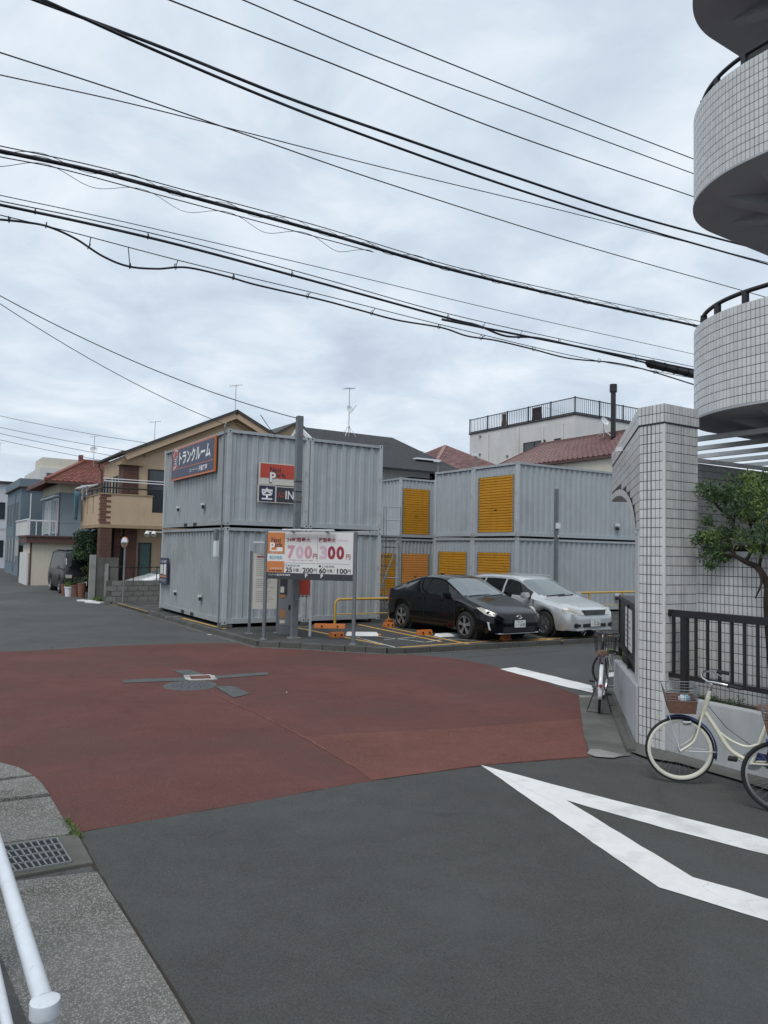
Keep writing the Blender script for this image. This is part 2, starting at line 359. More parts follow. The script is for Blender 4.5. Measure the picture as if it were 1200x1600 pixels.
def strip(name, pts, wd, z, mt, a=.006):
    pts = jit([Vector(p) for p in pts], .0); l = []; r_ = []
    for i, p in enumerate(pts):
        t = (pts[min(i+1, len(pts)-1)]-pts[max(i-1, 0)]); t.z = 0; t.normalize(); s = Vector((-t.y, t.x, 0))
        l.append(p+s*(wd/2+random.uniform(-a, a))); r_.append(p-s*(wd/2+random.uniform(-a, a)))
    return sheet(name, l+r_[::-1], z, mt)
strip('road_seam', [G(328, 1082), G(400, 1115), G(480, 1155), G(548, 1196)], .028, .0085, 'seam', .010)
# newer dark asphalt in the foreground
sheet('near_asphalt', [G(118, 1303), G(145, 1352), G(200, 1440), G(255, 1530), G(300, 1600), Vector((-1.2, 1.5, 0)), Vector((6, 1.5, 0)), G(1400, 1230), G(1000, 1195), G(921, 1185)]+[p+Vector((0, -.003, 0)) for p in near[1:-1]], .0035, 'asphalt_new')
# white road markings
wm = sheet('white_chevron_marking', jit([G(750, 1196), G(880, 1231), G(1040, 1272), G(1230, 1320), G(1230, 1345), G(1040, 1296), G(885, 1252), G(985, 1313), G(1082, 1372), G(1230, 1415), G(1230, 1450), G(1031, 1389), G(900, 1300), G(750, 1196)], .006), .009, 'white_paint')
sheet('white_edge_line', jit([G(781, 1046), G(804, 1043), G(860, 1056), G(925, 1072), G(926, 1083), G(880, 1073), G(781, 1046)], .012), .009, 'white_paint')
sheet('white_edge_line', [G(950, 1052), G(968, 1049), G(968, 1056), G(950, 1059)], .009, 'white_paint')
strip('worn_road_line', [G(720, 1027), G(800, 1022), G(880, 1017)], .05, .006, 'patch_grey', .02)
# manhole with repair strips round it
sheet('road_patch_strip', jit([G(192, 1063), G(300, 1059), G(420, 1051), G(420, 1055), G(300, 1064), G(192, 1068), G(192, 1063)], .015), .011, 'patch_grey')
sheet('road_patch_strip', jit([G(270, 1049), G(296, 1047), G(325, 1057), G(300, 1060), G(270, 1049)], .015), .0125, 'patch_grey')
sheet('road_patch_strip', jit([G(335, 1073), G(365, 1073), G(391, 1085), G(365, 1091), G(335, 1073)], .015), .0125, 'patch_grey')
mc = G(297, 1071.5)
mh = thing('manhole_cover', 'round grey iron manhole cover in the red road surface', 'manhole', (mc.x, mc.y, 0))
MB().lathe((0, 0, 0), Z, [(0, .008), (.40, .008), (.42, .010), (.43, 0)], 40).build('rim', 'patch_grey', mh)
MB().lathe((0, 0, 0), Z, [(0, .014), (.33, .014), (.345, .010), (.35, 0)], 40).build('cover', 'cast_iron', mh)
stud = MB()
for rr in (.08, .15, .22, .29):
    for k in range(int(rr*60)):
        q = 2*math.pi*k/int(rr*60); stud.box(rr*math.cos(q)-.014, rr*math.cos(q)+.014, rr*math.sin(q)-.014, rr*math.sin(q)+.014, .013, .019)
tag(stud.build('studs', 'patch_grey', mh), kind='stuff')
mc2 = G(313, 1059.5)
mh2 = thing('valve_cover', 'small square cover framed by worn white paint on the red road', 'cover', (mc2.x, mc2.y, 0), R(20))
MB().box(-.17, .17, -.17, .17, 0, .0155).build('cover', 'red_worn', mh2)
for k, (a, b, c, d) in enumerate(((-.26, .20, .17, .25), (-.22, .26, -.25, -.17), (-.26, -.17, -.17, .13), (.17, .25, -.17, .17))):
    MB().box(a, b, c, d, 0, .017).build('paint_mark', 'worn_white', mh2)
# parking lot with kerb
A_, B_, C_, D_ = G(120, 928), G(396, 1009), G(622, 1022), G(960, 1003.5)
E_ = D_+(D_-C_).normalized()*26
kl = [A_-(B_-A_).normalized()*0.1]+[A_, G(165, 941), G(250, 966), G(330, 990), G(385, 1005.5)]+[G(404, 1011)]+[G(470, 1014), G(540, 1018.5), G(605, 1022)]+[G(632, 1022), D_, E_]
lot = sheet('parking_lot', [p+Vector((0, .15, 0)) for p in kl]+[E_+V*40, A_+V*30+U*1], LOT, 'asphalt_lot')
def kerb(pts, step, wd=.15, top=.125, name='kerb_stone', base='parking_kerb'):
    root = bpy.data.objects.new(base, None); COL.objects.link(root); root['kind'] = 'structure'
    proto = None
    for p, q in zip(pts, pts[1:]):
        L = (q-p).length; n = max(1, round(L/step)); d = (q-p)/L; ang = math.atan2(d.y, d.x); sl_ = L/n
        for k in range(n):
            if proto is None:
                proto = MB().box(-.5, .5, -wd/2, wd/2, -.05, top).build(name, 'kerb_stone', None, bevel=.012); me = proto.data; o = proto; o.parent = root
            else: o = link(name, me, root)
            c = p+d*(sl_*(k+.5)); o.location = (c.x, c.y, random.uniform(-.006, .004)); o.rotation_euler = (0, random.uniform(-.006, .006), ang+random.uniform(-.01, .01)); o.scale = (sl_-.012, 1, 1)
    return root
kerb([p+Vector((0, .1, 0)) for p in kl[1:]], .62)
strip('gutter_strip', [p-Vector((0, .06, 0)) for p in kl[2:7]], .26, .0055, 'concrete_dark', .03)
strip('gutter_strip', [p-Vector((0, .05, 0)) for p in kl[6:12]], .16, .0055, 'concrete_dark', .03)
def line(name, a, b, wd, mt, z=LOT+.004): return strip(name, [Vector(a), Vector(b)], wd, z, mt, .006)
# painted bay lines
for a, b, mt in [((186, 943), (232, 956), 'y'), ((285, 966), (352, 983), 'y'), ((463, 981), (600, 1008), 'y'), ((560, 976), (690, 1003), 'y'), ((598, 979), (735, 1007), 'y'), ((715, 1005), (905, 996), 'y'), ((742, 994), (795, 1004), 'y'), ((660, 993), (640, 993), 'w'), ((790, 1001), (870, 1000), 'y'), ((840, 997), (880, 1002), 'y'), ((900, 996), (955, 993), 'y'), ((622, 1012), (735, 1004), 'y')]:
    line('yellow_bay_line' if mt == 'y' else 'white_bay_line', G(*a, LOT), G(*b, LOT), .11 if mt == 'y' else .06, 'yellow_paint' if mt == 'y' else 'worn_white', LOT+.004+random.random()*.002)
for a, b in [((236, 955), (245, 955)), ((226, 947), (250, 947)), ((258, 965), (282, 963)), ((556, 996), (625, 1014)), ((575, 993), (665, 1004)), ((600, 1000), (650, 996)), ((665, 1004), (690, 1000)), ((700, 999), (768, 1002))]:
    line('white_bay_line', G(*a, LOT), G(*b, LOT), .07, 'worn_white', LOT+.009)
# crossing slab by the driveway far left
for a in ((135, 940), (148, 942.5)):
    c = G(*a); o = MB().box(-.4, .4, -.13, .13, 0, .06).build('ramp_slab', 'sign_white', None, bevel=.01); o.location = (c.x, c.y, 0); o.rotation_euler = (0, 0, R(-25)); tag(o, 'pale kerb ramp slab lying at the road edge, %s of two' % ('left' if a[0] == 135 else 'right'), 'ramp', 'kerb ramp slabs')
# right-hand verge: apron, kerb and gutter beside the tiled gate
WD = Vector((math.sin(R(13)), math.cos(R(13)), 0))          # street direction along the gate wall
P1 = G(999, 1165); P0 = G(1037, 1176)
sheet('apron', [G(904, 1088), G(950, 1090), G(962, 1120), G(985, 1182), G(950, 1186), G(922, 1182), G(912, 1148)], .012, 'concrete_dark')
sheet('apron_worn_edge', jit([G(922, 1172), G(940, 1173), G(978, 1182), G(960, 1186), G(930, 1184), G(920, 1180), G(922, 1172)], .02), .016, 'concrete')
sheet('apron_worn_edge', jit([G(904, 1088), G(926, 1088), G(926, 1091), G(906, 1091), G(904, 1088)], .01), .016, 'concrete')
vk = [G(938, 1062), G(952, 1092), G(965, 1125), G(986, 1178)]
kerb(vk, .8, .10, .05, 'kerb_stone', 'verge_kerb')
sheet('verge', vk+[G(1012, 1188), G(1060, 1196), G(1150, 1222), G(1250, 1255), G(1250, 1180), G(1037, 1170), G(999, 1160), G(960, 1068)], .03, 'concrete_dark')
# left pavement slabs, grating, weeds
side = tag(bpy.data.objects.new('pavement', None), kind='structure'); COL.objects.link(side)
def slab(name, pts, z0, z1, mt, parent): 
    o = MB().prism(pts, z0, z1).build(name, mt, parent, bevel=.006); return o
e1, e2, e3 = G(118, 1302), G(140, 1351), G(78, 1243)
lx = Vector((-1, -.19, 0)).normalized()
slab('paving_slab', [G(152, 1366), G(200, 1443), G(255, 1532), G(310, 1625), G(-60, 1800), G(-200, 1500), G(-30, 1388)], -.05, .022, 'aggregate', side)
slab('paving_slab', [G(102, 1286), G(96, 1277), G(79, 1248), G(-90, 1268), G(-90, 1330), G(-20, 1325), G(105, 1308), G(113, 1300)], -.05, .021, 'aggregate', side)
slab('paving_slab', [G(77, 1243), G(66, 1228), G(54, 1216), G(-90, 1236), G(-90, 1264)], -.05, .023, 'aggregate', side)
slab('paving_slab', [G(51, 1213), G(30, 1202), G(0, 1194), G(-100, 1172), G(-100, 1232)], -.05, .021, 'aggregate', side)
fr = slab('drain_frame', [G(107, 1309), G(121, 1306), G(146, 1352), G(60, 1368), G(-30, 1384), G(-60, 1330)], -.05, .020, 'concrete_dark', side)
g0, g1, g2, g3 = G(88, 1315), G(111, 1352), G(6, 1371), G(-30, 1333)
gr = thing('drain_grating', 'steel grid drain grating set in the near left kerb', 'grating', (0, 0, 0))
MB().add([(p.x, p.y, .0205) for p in (g0, g1, g2, g3)], [(0, 1, 2, 3)]).build('drain_pit', 'dark_gap', gr)
for k in range(12):
    t = k/11; a = g3.lerp(g0, t); b = g2.lerp(g1, t); MB().bar(a+Z*.026, b+Z*.026, .009, .012).build('grid_bar', 'grey_metal', gr)
for k in range(5):
    t = k/4; a = g3.lerp(g2, t); b = g0.lerp(g1, t); MB().bar(a+Z*.025, b+Z*.025, .011, .014).build('cross_bar', 'grey_metal', gr)
sheet('footway', [G(-5, 1310), G(-40, 1400), G(0, 1500), G(60, 1650), Vector((-1.0, .5, 0)), Vector((-8, .5, 0)), Vector((-8, 6.5, 0))], .0265, 'asphalt_lot')
strip('kerb_dirt_line', [G(122, 1306), G(148, 1356), G(203, 1444), G(258, 1533), G(312, 1624)], .022, .0062, 'soil', .008)
wb = MB()
for k in range(500):
    t = random.random(); p = G(100, 1283).lerp(G(122, 1312), t)+Vector((random.gauss(0, .018), random.gauss(0, .025), .0)); a = random.uniform(0, 6.28); h = random.uniform(.006, .024); d = Vector((math.cos(a), math.sin(a), 0))
    wb.add([p+d*.005+Z*.01, p-d*.005+Z*.01, p+Vector((random.gauss(0, .015), random.gauss(0, .015), h+.012))], [(0, 1, 2)])
tag(wb.build('kerb_weeds', 'grass', fix=False), 'green weeds growing at the kerb by the drain grating', 'weeds', kind='stuff')
# guard rail lower left
gr = thing('guard_rail', 'white painted pipe guard rail with rust spots beside the kerb', 'guard rail', G(75, 1590, 0))
org = gr.location.copy()
c1 = G(70, 1572, .95)-org; c0 = G(-20, 1272, .95)-org; cd = (c0-c1).normalized()
cb = c1-cd*.0
MB().tube([c1+cd*.02, c1+cd*2.0, c1+cd*4], .027, 20).build('top_pipe', 'pipe_white', gr, 40)
MB().tube([(cb.x, cb.y, 0), (cb.x, cb.y, .965)], .032, 20).build('post', 'pipe_white', gr, 40)
MB().lathe((cb.x, cb.y, .955), Z, [(.032, -.03), (.040, -.028), (.041, .0), (.040, .012), (.022, .018), (0, .019)], 28).build('post_cap', 'pipe_white', gr, 30)
for zz in (.62, .32):
    MB().tube([Vector((cb.x, cb.y, zz))+cd*.03-Vector((.03, 0, 0)), Vector((cb.x, cb.y, zz))+cd*4-Vector((.03, 0, 0))], .019, 14).build('lower_pipe', 'pipe_white', gr, 40)
p2 = cb+cd*2.0
MB().tube([(p2.x, p2.y, 0), (p2.x, p2.y, .93)], .042, 16).build('post', 'pipe_white', gr, 40)
# small litter on the road
for px, py in ((327, 992), (448, 1083)):
    p = G(px, py); o = MB().box(*((-.05, .05, -.03, .03) if px == 327 else (-.012, .012, -.008, .008)), 0, .006).build('paper_scrap', 'sign_white'); o.location = (p.x, p.y, .012 if py > 1010 else .004); o.rotation_euler = (0, 0, px)
    tag(o, {327: 'white scrap lying by the parking lot kerb', 225: 'tiny pale scrap on the grey road beyond the red paving', 448: 'tiny pale scrap on the red paving right of the manhole', 490: 'tiny white speck on the near dark asphalt'}[px], 'litter')

# ================================================================== CONTAINERS
def corrugate(b, p0, d, nrm, L, z0, z1, pitch, depth, flat=.36):
    """trapezoid corrugation along d (unit), outward nrm, from p0"""
    p0 = Vector(p0); s = 0; prof = [(0, 0)]; n = max(1, round(L/pitch)); pi = L/n; sl_ = (1-2*flat)/2
    for k in range(n):
        a = k*pi; prof += [(a+pi*flat, 0), (a+pi*(flat+sl_), -depth), (a+pi*(2*flat+sl_), -depth), (a+pi, 0)]
    vs = []; fs = []
    for x, o in prof:
        q = p0+d*x+nrm*o; vs += [q+Z*z0, q+Z*z1]
    for i in range(len(prof)-1): fs.append((2*i, 2*i+2, 2*i+3, 2*i+1))
    return b.add(vs, fs)
def container(label, loc, rz, CW=2.46, CL=6.06, CH=2.62, front='wall', group='grey storage containers', frontmat='container', sidemat='container', shut='shutter', shut_rect=None, side=None):
    t = thing('storage_container', label, 'container', loc, rz, group)
    X, Y = Vector((1, 0, 0)), Vector((0, 1, 0)); pw = .11
    for x in (0, CW-pw):
        for y in (0, CL-pw):
            p = MB().box(x, x+pw, y, y+pw, .10, CH-.10).build('corner_post', 'container_trim', t)
            for z in (0, CH-.1):
                c = MB().box(x-.006, x+pw+.006, y-.006, y+pw+.006, z, z+.12 if z == 0 else CH+.005).build('corner_casting', 'container_trim', t, bevel=.006)
                if y == 0: MB().lathe((x+pw/2, -.008, z+.055), -Y, [(0, 0), (.022, 0), (.024, -.004)], 10).build('casting_hole', 'dark_gap', c)
                if x == 0: MB().lathe((-.008, y+pw/2, z+.055), -X, [(0, 0), (.022, 0), (.024, -.004)], 10).build('casting_hole', 'dark_gap', c)
    for z0, z1, nm in ((CH-.09, CH-.01, 'top_rail'), (.02, .15, 'bottom_rail')):
        MB().box(pw, CW-pw, .012, .08, z0, z1).build(nm, frontmat, t); MB().box(pw, CW-pw, CL-.08, CL-.012, z0, z1).build(nm, sidemat, t)
        MB().box(.012, .08, pw, CL-pw, z0, z1).build(nm, sidemat, t); MB().box(CW-.08, CW-.012, pw, CL-pw, z0, z1).build(nm, sidemat, t)
    corrugate(MB(), (.045, CL-pw, 0), -Y, -X, CL-2*pw, .15, CH-.09, .275, .036).build('side_wall', sidemat, t)
    corrugate(MB(), (CW-.045, pw, 0), Y, X, CL-2*pw, .15, CH-.09, .275, .036).build('side_wall', frontmat if front != 'wall' else sidemat, t)
    corrugate(MB(), (CW-pw, CL-.045, 0), -X, Y, CW-2*pw, .15, CH-.09, .275, .04).build('end_wall', sidemat, t)
    rf = MB()
    rf.box(.05, CW-.05, .05, CL-.05, CH-.05, CH-.03)
    rf.build('roof', sidemat, t); MB().box(.06, CW-.06, .06, CL-.06, .05, .14).build('floor', 'dark_gap', t)
    lip = MB()
    for k in range(int(CW/.2)): lip.box(pw+k*.2+.04, pw+k*.2+.12, .005, .03, CH-.115, CH-.09)
    tag(lip.build('rail_drip_tabs', 'dark_gap', t), kind='stuff')
    lip = MB()
    for k in range(int(CL/.28)): lip.box(.003, .03, pw+k*.28+.05, pw+k*.28+.13, CH-.115, CH-.09)
    tag(lip.build('rail_drip_tabs', 'dark_gap', t), kind='stuff')
    if front == 'wall':
        corrugate(MB(), (pw, .045, 0), X, -Y, CW-2*pw, .15, CH-.09, .32, .032, .40).build('end_wall', frontmat, t)
    else:
        x0, x1, zt = shut_rect or (.42, CW-.30, CH-.42)
        hd = MB(); corrugate(hd, (pw, .04, 0), X, -Y, CW-2*pw, zt, CH-.09, .2, .02); hd.build('header_panel', frontmat, t)
        MB().box(pw, x0, .035, .075, .15, zt).build('jamb', frontmat, t); MB().box(x1, CW-pw, .035, .075, .15, zt).build('jamb', frontmat, t)
        MB().box(x0-.05, x0, .02, .06, .15, zt).build('shutter_guide', 'grey_metal', t); MB().box(x1, x1+.05, .02, .06, .15, zt).build('shutter_guide', 'grey_metal', t)
        sh = MB(); n = int((zt-.16)/.098)
        for k in range(n):
            za = .16+k*(zt-.16)/n; zb = .16+(k+1)*(zt-.16)/n; zm = (za+zb)/2
            sh.add([(x0, .085, za), (x1, .085, za), (x1, .045, za+.014), (x0, .045, za+.014), (x1, .040, zb-.022), (x0, .040, zb-.022), (x1, .085, zb), (x0, .085, zb)], [(0, 1, 2, 3), (3, 2, 4, 5), (5, 4, 6, 7)])
        s = sh.build('roller_shutter', shut, t)
        MB().box((x0+x1)/2-.05, (x0+x1)/2+.05, .035, .055, .95, 1.0).build('shutter_lock', 'black', s)
    # fork pockets on the long side
    for y in (CL/2-.55, CL/2+.35): MB().box(.004, .02, y, y+.3, .03, .12).build('fork_pocket', 'dark_gap', t)
    return t
ZB = LOT+.09; ch = 2.62; gap = .045
CA = Vector((-4.255, 19.894, 0))
gA = 'grey containers of the near stack'
for i, (dx_, dz, lb) in enumerate(((0, 0, 'grey corrugated container, bottom left of the near stack behind the price board'), (2.49, 0, 'grey corrugated container, bottom right of the near stack, beside the yellow rail'),
        (0, 1, 'grey corrugated container, top left of the near stack, carrying the dark storage sign'), (2.49, 1, 'grey corrugated container, top right of the near stack behind the square pole'))):
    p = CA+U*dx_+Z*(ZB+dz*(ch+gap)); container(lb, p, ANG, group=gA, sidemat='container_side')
def blocks(base, dirs, label, grp):
    wh = ('the near left corner', 'the middle of the front', 'the near right corner', 'the far left corner', 'the far right corner')
    for k, (a, b) in enumerate(dirs):
        label = 'low concrete block under %s of the near container stack' % wh[k]
        p = base+U*a+V*b; o = MB().box(-.16, .16, -.16, .16, 0, .088).build('support_block', 'concrete_dark', None, bevel=.01); o.location = (p.x, p.y, LOT); o.rotation_euler = (0, 0, ANG); tag(o, label, 'block', grp)
blocks(CA, [(.1, .1), (2.46, .1), (4.85, .1), (.1, 5.95), (4.85, 5.95)], 'low concrete block under a corner of the near container stack', 'support blocks of the near stack')
# packers between the tiers
CB = Vector((4.711, 26.058, 0)); gB = 'grey containers of the far stacks'
# long side along U, shuttered ends along V: local x runs along -V, local y along U
rB = ANG-math.pi/2; zB = LOT+.06; hB = 2.66
def place_B(vi, tier, **k):
    o = CB+V*(2.48*(vi+1)-.01)+Z*(zB+tier*(hB+.045)); return container(loc=o, rz=rB, CH=hB, CL=9.0, group=gB, **k)
place_B(0, 0, label='grey container with half-hidden orange shutter, bottom right of the far stack', front='shutter', shut_rect=(.30, 2.08, 2.12))
place_B(1, 0, label='grey container with orange shutter, bottom left of the far stack', front='shutter', shut_rect=(.30, 2.08, 2.12))
place_B(0, 1, label='grey container with tall orange shutter, top right of the far stack', front='shutter', shut_rect=(.30, 2.2, 2.22))
place_B(1, 1, label='grey container with blank corrugated end, top left of the far stack', front='wall')
CC = onplane(624, 841.5, (.75, 32.6, 0), Vector((0, 1, 0))); CC.z = 0
for tier, ks in ((0, [dict(label='grey container with bright orange shutter, below in the back row', shut='shutter_new', shut_rect=(.18, 1.62, 2.0))]), (1, [dict(label='grey container with yellow shutter, above in the back row', shut_rect=(.2, 1.60, 2.2))])):
    for k in ks: container(loc=CC+Z*(zB+tier*(hB+.045)), rz=ANG, CH=hB, CW=1.95, CL=5.0, front='shutter', group=gB, **k)
    container(loc=CC+U*2.0+Z*(zB+tier*(hB+.045)), rz=ANG, CH=hB, CW=2.4, CL=5.0, front='shutter', shut_rect=(.12, 2.0, 2.2), group=gB, label='grey container mostly hidden behind the far stack, %s of the back row' % ('lower right' if tier == 0 else 'upper right'))
pC = CC-U*2.5
container(loc=pC+Z*zB, rz=ANG, CH=hB, CW=2.46, CL=4.0, front='shutter', shut_rect=(.3, 2.32, 2.0), group=gB, label='grey container with orange shutter half hidden behind the access stair')
# access ladder between the stacks
ld = thing('access_stair', 'thin grey metal access stair between the container stacks', 'stair', (0.05, 24.9, LOT), ANG)
for x in (-.06, .62):
    MB().tube([(x, 0, 0), (x, 0, 3.65)], .018, 8).build('stair_post', 'galv', ld)
    MB().tube([(x, .9, 0), (x, .9, 3.65)], .018, 8).build('stair_post', 'galv', ld)
for z in (3.65, 3.2): MB().tube([(-.06, 0, z), (.62, 0, z)], .016, 8).build('hand_rail', 'galv', ld)
MB().box(-.1, .66, -.05, .95, 2.62, 2.68).build('landing', 'grey_metal', ld)
MB().tube([(-.5, 0, .1), (.6, 0, 2.6)], .025, 8).build('stringer', 'galv', ld); MB().tube([(-.06, 0, 1.25), (.62, 0, 1.25)], .016, 8).build('hand_rail', 'galv', ld)
for k in range(7): MB().box(-.35+k*.13, -.15+k*.13, .02, .85, .35+k*.32, .38+k*.32).build('step', 'grey_metal', ld)
# rail cap pipe, junction boxes and lamps on the near stack
cd_ = thing('conduit_pipe', 'grey conduit pipe running up the corner of the near container stack', 'conduit', CA-U*.05+V*.12, ANG)
MB().tube([(-.02, 0, LOT), (-.02, 0, 5.55), (.05, .1, 5.66)], .022, 8).build('pipe', 'grey_post', cd_)
MB().box(-.13, -.03, .10, .30, 2.0, 2.42).build('meter_box', 'white_metal', cd_, bevel=.01); MB().box(-.12, -.03, .14, .32, 2.45, 2.75).build('switch_box', 'grey_post', cd_, bevel=.01)
fl = thing('twin_spotlight', 'pair of small white spotlights on the far edge of the near containers', 'lamp', CA+V*6.02+Z*2.72, ANG)
MB().tube([(-.02, 0, 0), (-.5, 0, .02)], .018, 8).build('arm', 'white_metal', fl)
for x in (-.28, -.5): MB().lathe((x, 0, -.02), Vector((-.25, -.5, -.8)), [(.0, -.05), (.05, -.04), (.09, .10), (.08, .10)], 14).build('lamp_head', 'sign_white', fl)
# two small vents per side, near stack
for tier in (0, 1):
    for yv in (1.9, 4.3):
        p = CA+V*yv-U*.005+Z*(ZB+tier*(ch+gap)+.62); o = thing('wall_vent', 'small white vent on the long side of the %s near container, %s one' % (('lower', 'upper')[tier], 'nearer' if yv < 2 else 'farther'), 'vent', p, ANG, 'container vents')
        MB().box(-.05, .03, -.05, .05, 0, .06).build('hood', 'white_metal', o); MB().box(-.03, .02, -.04, .04, -.10, -.0).build('louvre', 'dark_gap', o)
for tier in (0, 1):
    p = CB+U*5.2-V*.01+Z*(zB+tier*(hB+.045)+.55); o = thing('wall_vent', 'small white vent low on the %s far container side near the tiled pillar' % (('lower', 'upper')[tier]), 'vent', p, ANG, 'container vents')
    MB().box(-.09, .09, -.06, .03, 0, .09).build('hood', 'white_metal', o); MB().box(-.07, .07, -.05, .02, -.16, -.05).build('louvre', 'dark_gap', o)
# ================================================================== HOUSES
def brickmat(name, c1, c2, mortar, sc=1.0):
    m = bpy.data.materials.new(name); m.use_nodes = True; t = m.node_tree; b = t.nodes['Principled BSDF']; L = t.links.new
    tcn = t.nodes.new('ShaderNodeTexCoord'); s = t.nodes.new('ShaderNodeSeparateXYZ'); L(tcn.outputs['Object'], s.inputs[0])
    a = t.nodes.new('ShaderNodeMath'); a.operation = 'ADD'; L(s.outputs[0], a.inputs[0]); L(s.outputs[1], a.inputs[1])
    c = t.nodes.new('ShaderNodeCombineXYZ'); L(a.outputs[0], c.inputs[0]); L(s.outputs[2], c.inputs[1])
    k = t.nodes.new('ShaderNodeTexBrick'); L(c.outputs[0], k.inputs['Vector']); k.inputs['Scale'].default_value = sc
    k.inputs['Color1'].default_value = (*c1, 1); k.inputs['Color2'].default_value = (*c2, 1); k.inputs['Mortar'].default_value = (*mortar, 1)
    k.inputs['Brick Width'].default_value = .23; k.inputs['Row Height'].default_value = .08; k.inputs['Mortar Size'].default_value = .008
    n = t.nodes.new('ShaderNodeTexNoise'); n.inputs['Scale'].default_value = 2; L(tcn.outputs['Object'], n.inputs['Vector'])
    x = t.nodes.new('ShaderNodeMixRGB'); x.blend_type = 'MULTIPLY'; x.inputs[0].default_value = .45; L(k.outputs[0], x.inputs[1]); L(n.outputs[0], x.inputs[2]); L(x.outputs[0], b.inputs['Base Color'])
    bp = t.nodes.new('ShaderNodeBump'); bp.inputs['Strength'].default_value = .5; bp.inputs['Distance'].default_value = .01; L(k.outputs['Fac'], bp.inputs['Height']); bp.invert = True; L(bp.outputs[0], b.inputs['Normal'])
    b.inputs['Roughness'].default_value = .88; M[name] = m
brickmat('brick_wall', (.17, .075, .055), (.125, .058, .045), (.085, .058, .05))
X_, Y_ = Vector((1, 0, 0)), Vector((0, 1, 0))
def window(parent, p, d, nrm, wd, ht, frame='black_metal', glass='window_glass', mull=1, bars=0, fw=.05, name='window'):
    """frame proud of the wall, pane inside as a sub-part; p = lower left corner on the wall, d along, nrm outward"""
    p, d, nrm = Vector(p), Vector(d), Vector(nrm); b = MB(); o = nrm*.03
    def rect(x0, x1, z0, z1): b.obox(p+d*((x0+x1)/2)+Z*((z0+z1)/2)+o*.6, d*((x1-x0)/2), Z*((z1-z0)/2), nrm*.035)
    rect(0, wd, 0, fw); rect(0, wd, ht-fw, ht); rect(0, fw, fw, ht-fw); rect(wd-fw, wd, fw, ht-fw)
    for k in range(1, mull+1): rect(wd*k/(mull+1)-fw/2, wd*k/(mull+1)+fw/2, fw, ht-fw)
    for k in range(1, bars+1): rect(fw, wd-fw, ht*k/(bars+1)-.015, ht*k/(bars+1)+.015)
    f = b.build(name, frame, parent)
    MB().obox(p+d*(wd/2)+Z*(ht/2), d*(wd/2-.01), Z*(ht/2-.01), nrm*.02).build('pane', glass, f)
    return f
def gable_wall(xs, zs, y0, y1):
    n = len(xs); b = MB(); b.add([(x, y0, z) for x, z in zip(xs, zs)]+[(x, y1, z) for x, z in zip(xs, zs)], [tuple(range(n)), tuple(range(2*n-1, n-1, -1))]+[(i, (i+1) % n, n+(i+1) % n, n+i) for i in range(n)]); return b
def slab4(a, b, c, d, th):
    a, b, c, d = map(Vector, (a, b, c, d)); n = (b-a).cross(d-a).normalized()
    if n.z < 0: n = -n
    return MB().add([a, b, c, d, a-n*th, b-n*th, c-n*th, d-n*th], [(0, 1, 2, 3), (7, 6, 5, 4), (0, 4, 5, 1), (1, 5, 6, 2), (2, 6, 7, 3), (3, 7, 4, 0)])
def tiled_slope(a, b, c, d, pitch, course, mt, parent, roll=.05, name='roof_tiles'):
    """a-b eave, d-c ridge; rows of overlapping tiles with a roll at each joint"""
    a, b, c, d = map(Vector, (a, b, c, d)); nrm = (b-a).cross(d-a).normalized()
    if nrm.z < 0: nrm = -nrm
    nu = max(1, round((b-a).length/pitch)); nv = max(1, round((d-a).length/course)); m = MB()
    for j in range(nv):
        v0, v1 = j/nv, min(1, (j+1.12)/nv)
        for i in range(nu):
            u0, u1 = i/nu, (i+1)/nu
            q = lambda u, v, h: (a.lerp(b, u)).lerp(d.lerp(c, u), v)+nrm*h
            um = u0+(u1-u0)*.55; uq = u0+(u1-u0)*.78
            m.add([q(u0, v0, .045), q(um, v0, .035), q(uq, v0, .035+roll), q(u1, v0, .045), q(u0, v1, .012), q(um, v1, .004), q(uq, v1, .004+roll), q(u1, v1, .012),
                   q(u0, v0, 0), q(um, v0, 0), q(uq, v0, 0), q(u1, v0, 0)], [(0, 1, 5, 4), (1, 2, 6, 5), (2, 3, 7, 6), (8, 9, 1, 0), (9, 10, 2, 1), (10, 11, 3, 2)])
    o = m.build(name, mt, parent, fix=False); o['kind'] = 'stuff'; return o
def antenna(loc, h, label, dish=True, rz=0.3, yagi=True, legs=False):
    t = thing('tv_antenna', label, 'antenna', loc, rz, 'rooftop antennas')
    MB().tube([(0, 0, 0), (0, 0, h)], .02, 6).build('mast', 'galv', t)
    if yagi:
        MB().tube([(-.3, 0, h-.1), (.3, 0, h+.02)], .012, 5).build('boom', 'galv', t)
        for k in range(7):
            x = -.28+k*.093; MB().tube([(x, -.28+.02*k, h-.04+.13*x), (x, .28-.02*k, h-.04+.13*x)], .007, 4).build('element', 'galv', t)
    if dish:
        MB().lathe((0, -.12, h*.55), Vector((.3, -1, .55)), [(0, -.07), (.12, -.055), (.2, -.02), (.24, .01), (.2, -.03), (0, -.08)], 20).build('dish', 'white_metal', t, 40)
        MB().tube([(0, -.15, h*.5), (.1, -.5, h*.62)], .012, 5).build('dish_arm', 'galv', t)
    if legs:
        for q in range(4): MB().tube([(0, 0, h*.25), (.4*math.cos(q*1.57+.6), .4*math.sin(q*1.57+.6), 0)], .012, 5).build('stay_leg', 'galv', t)
    return t
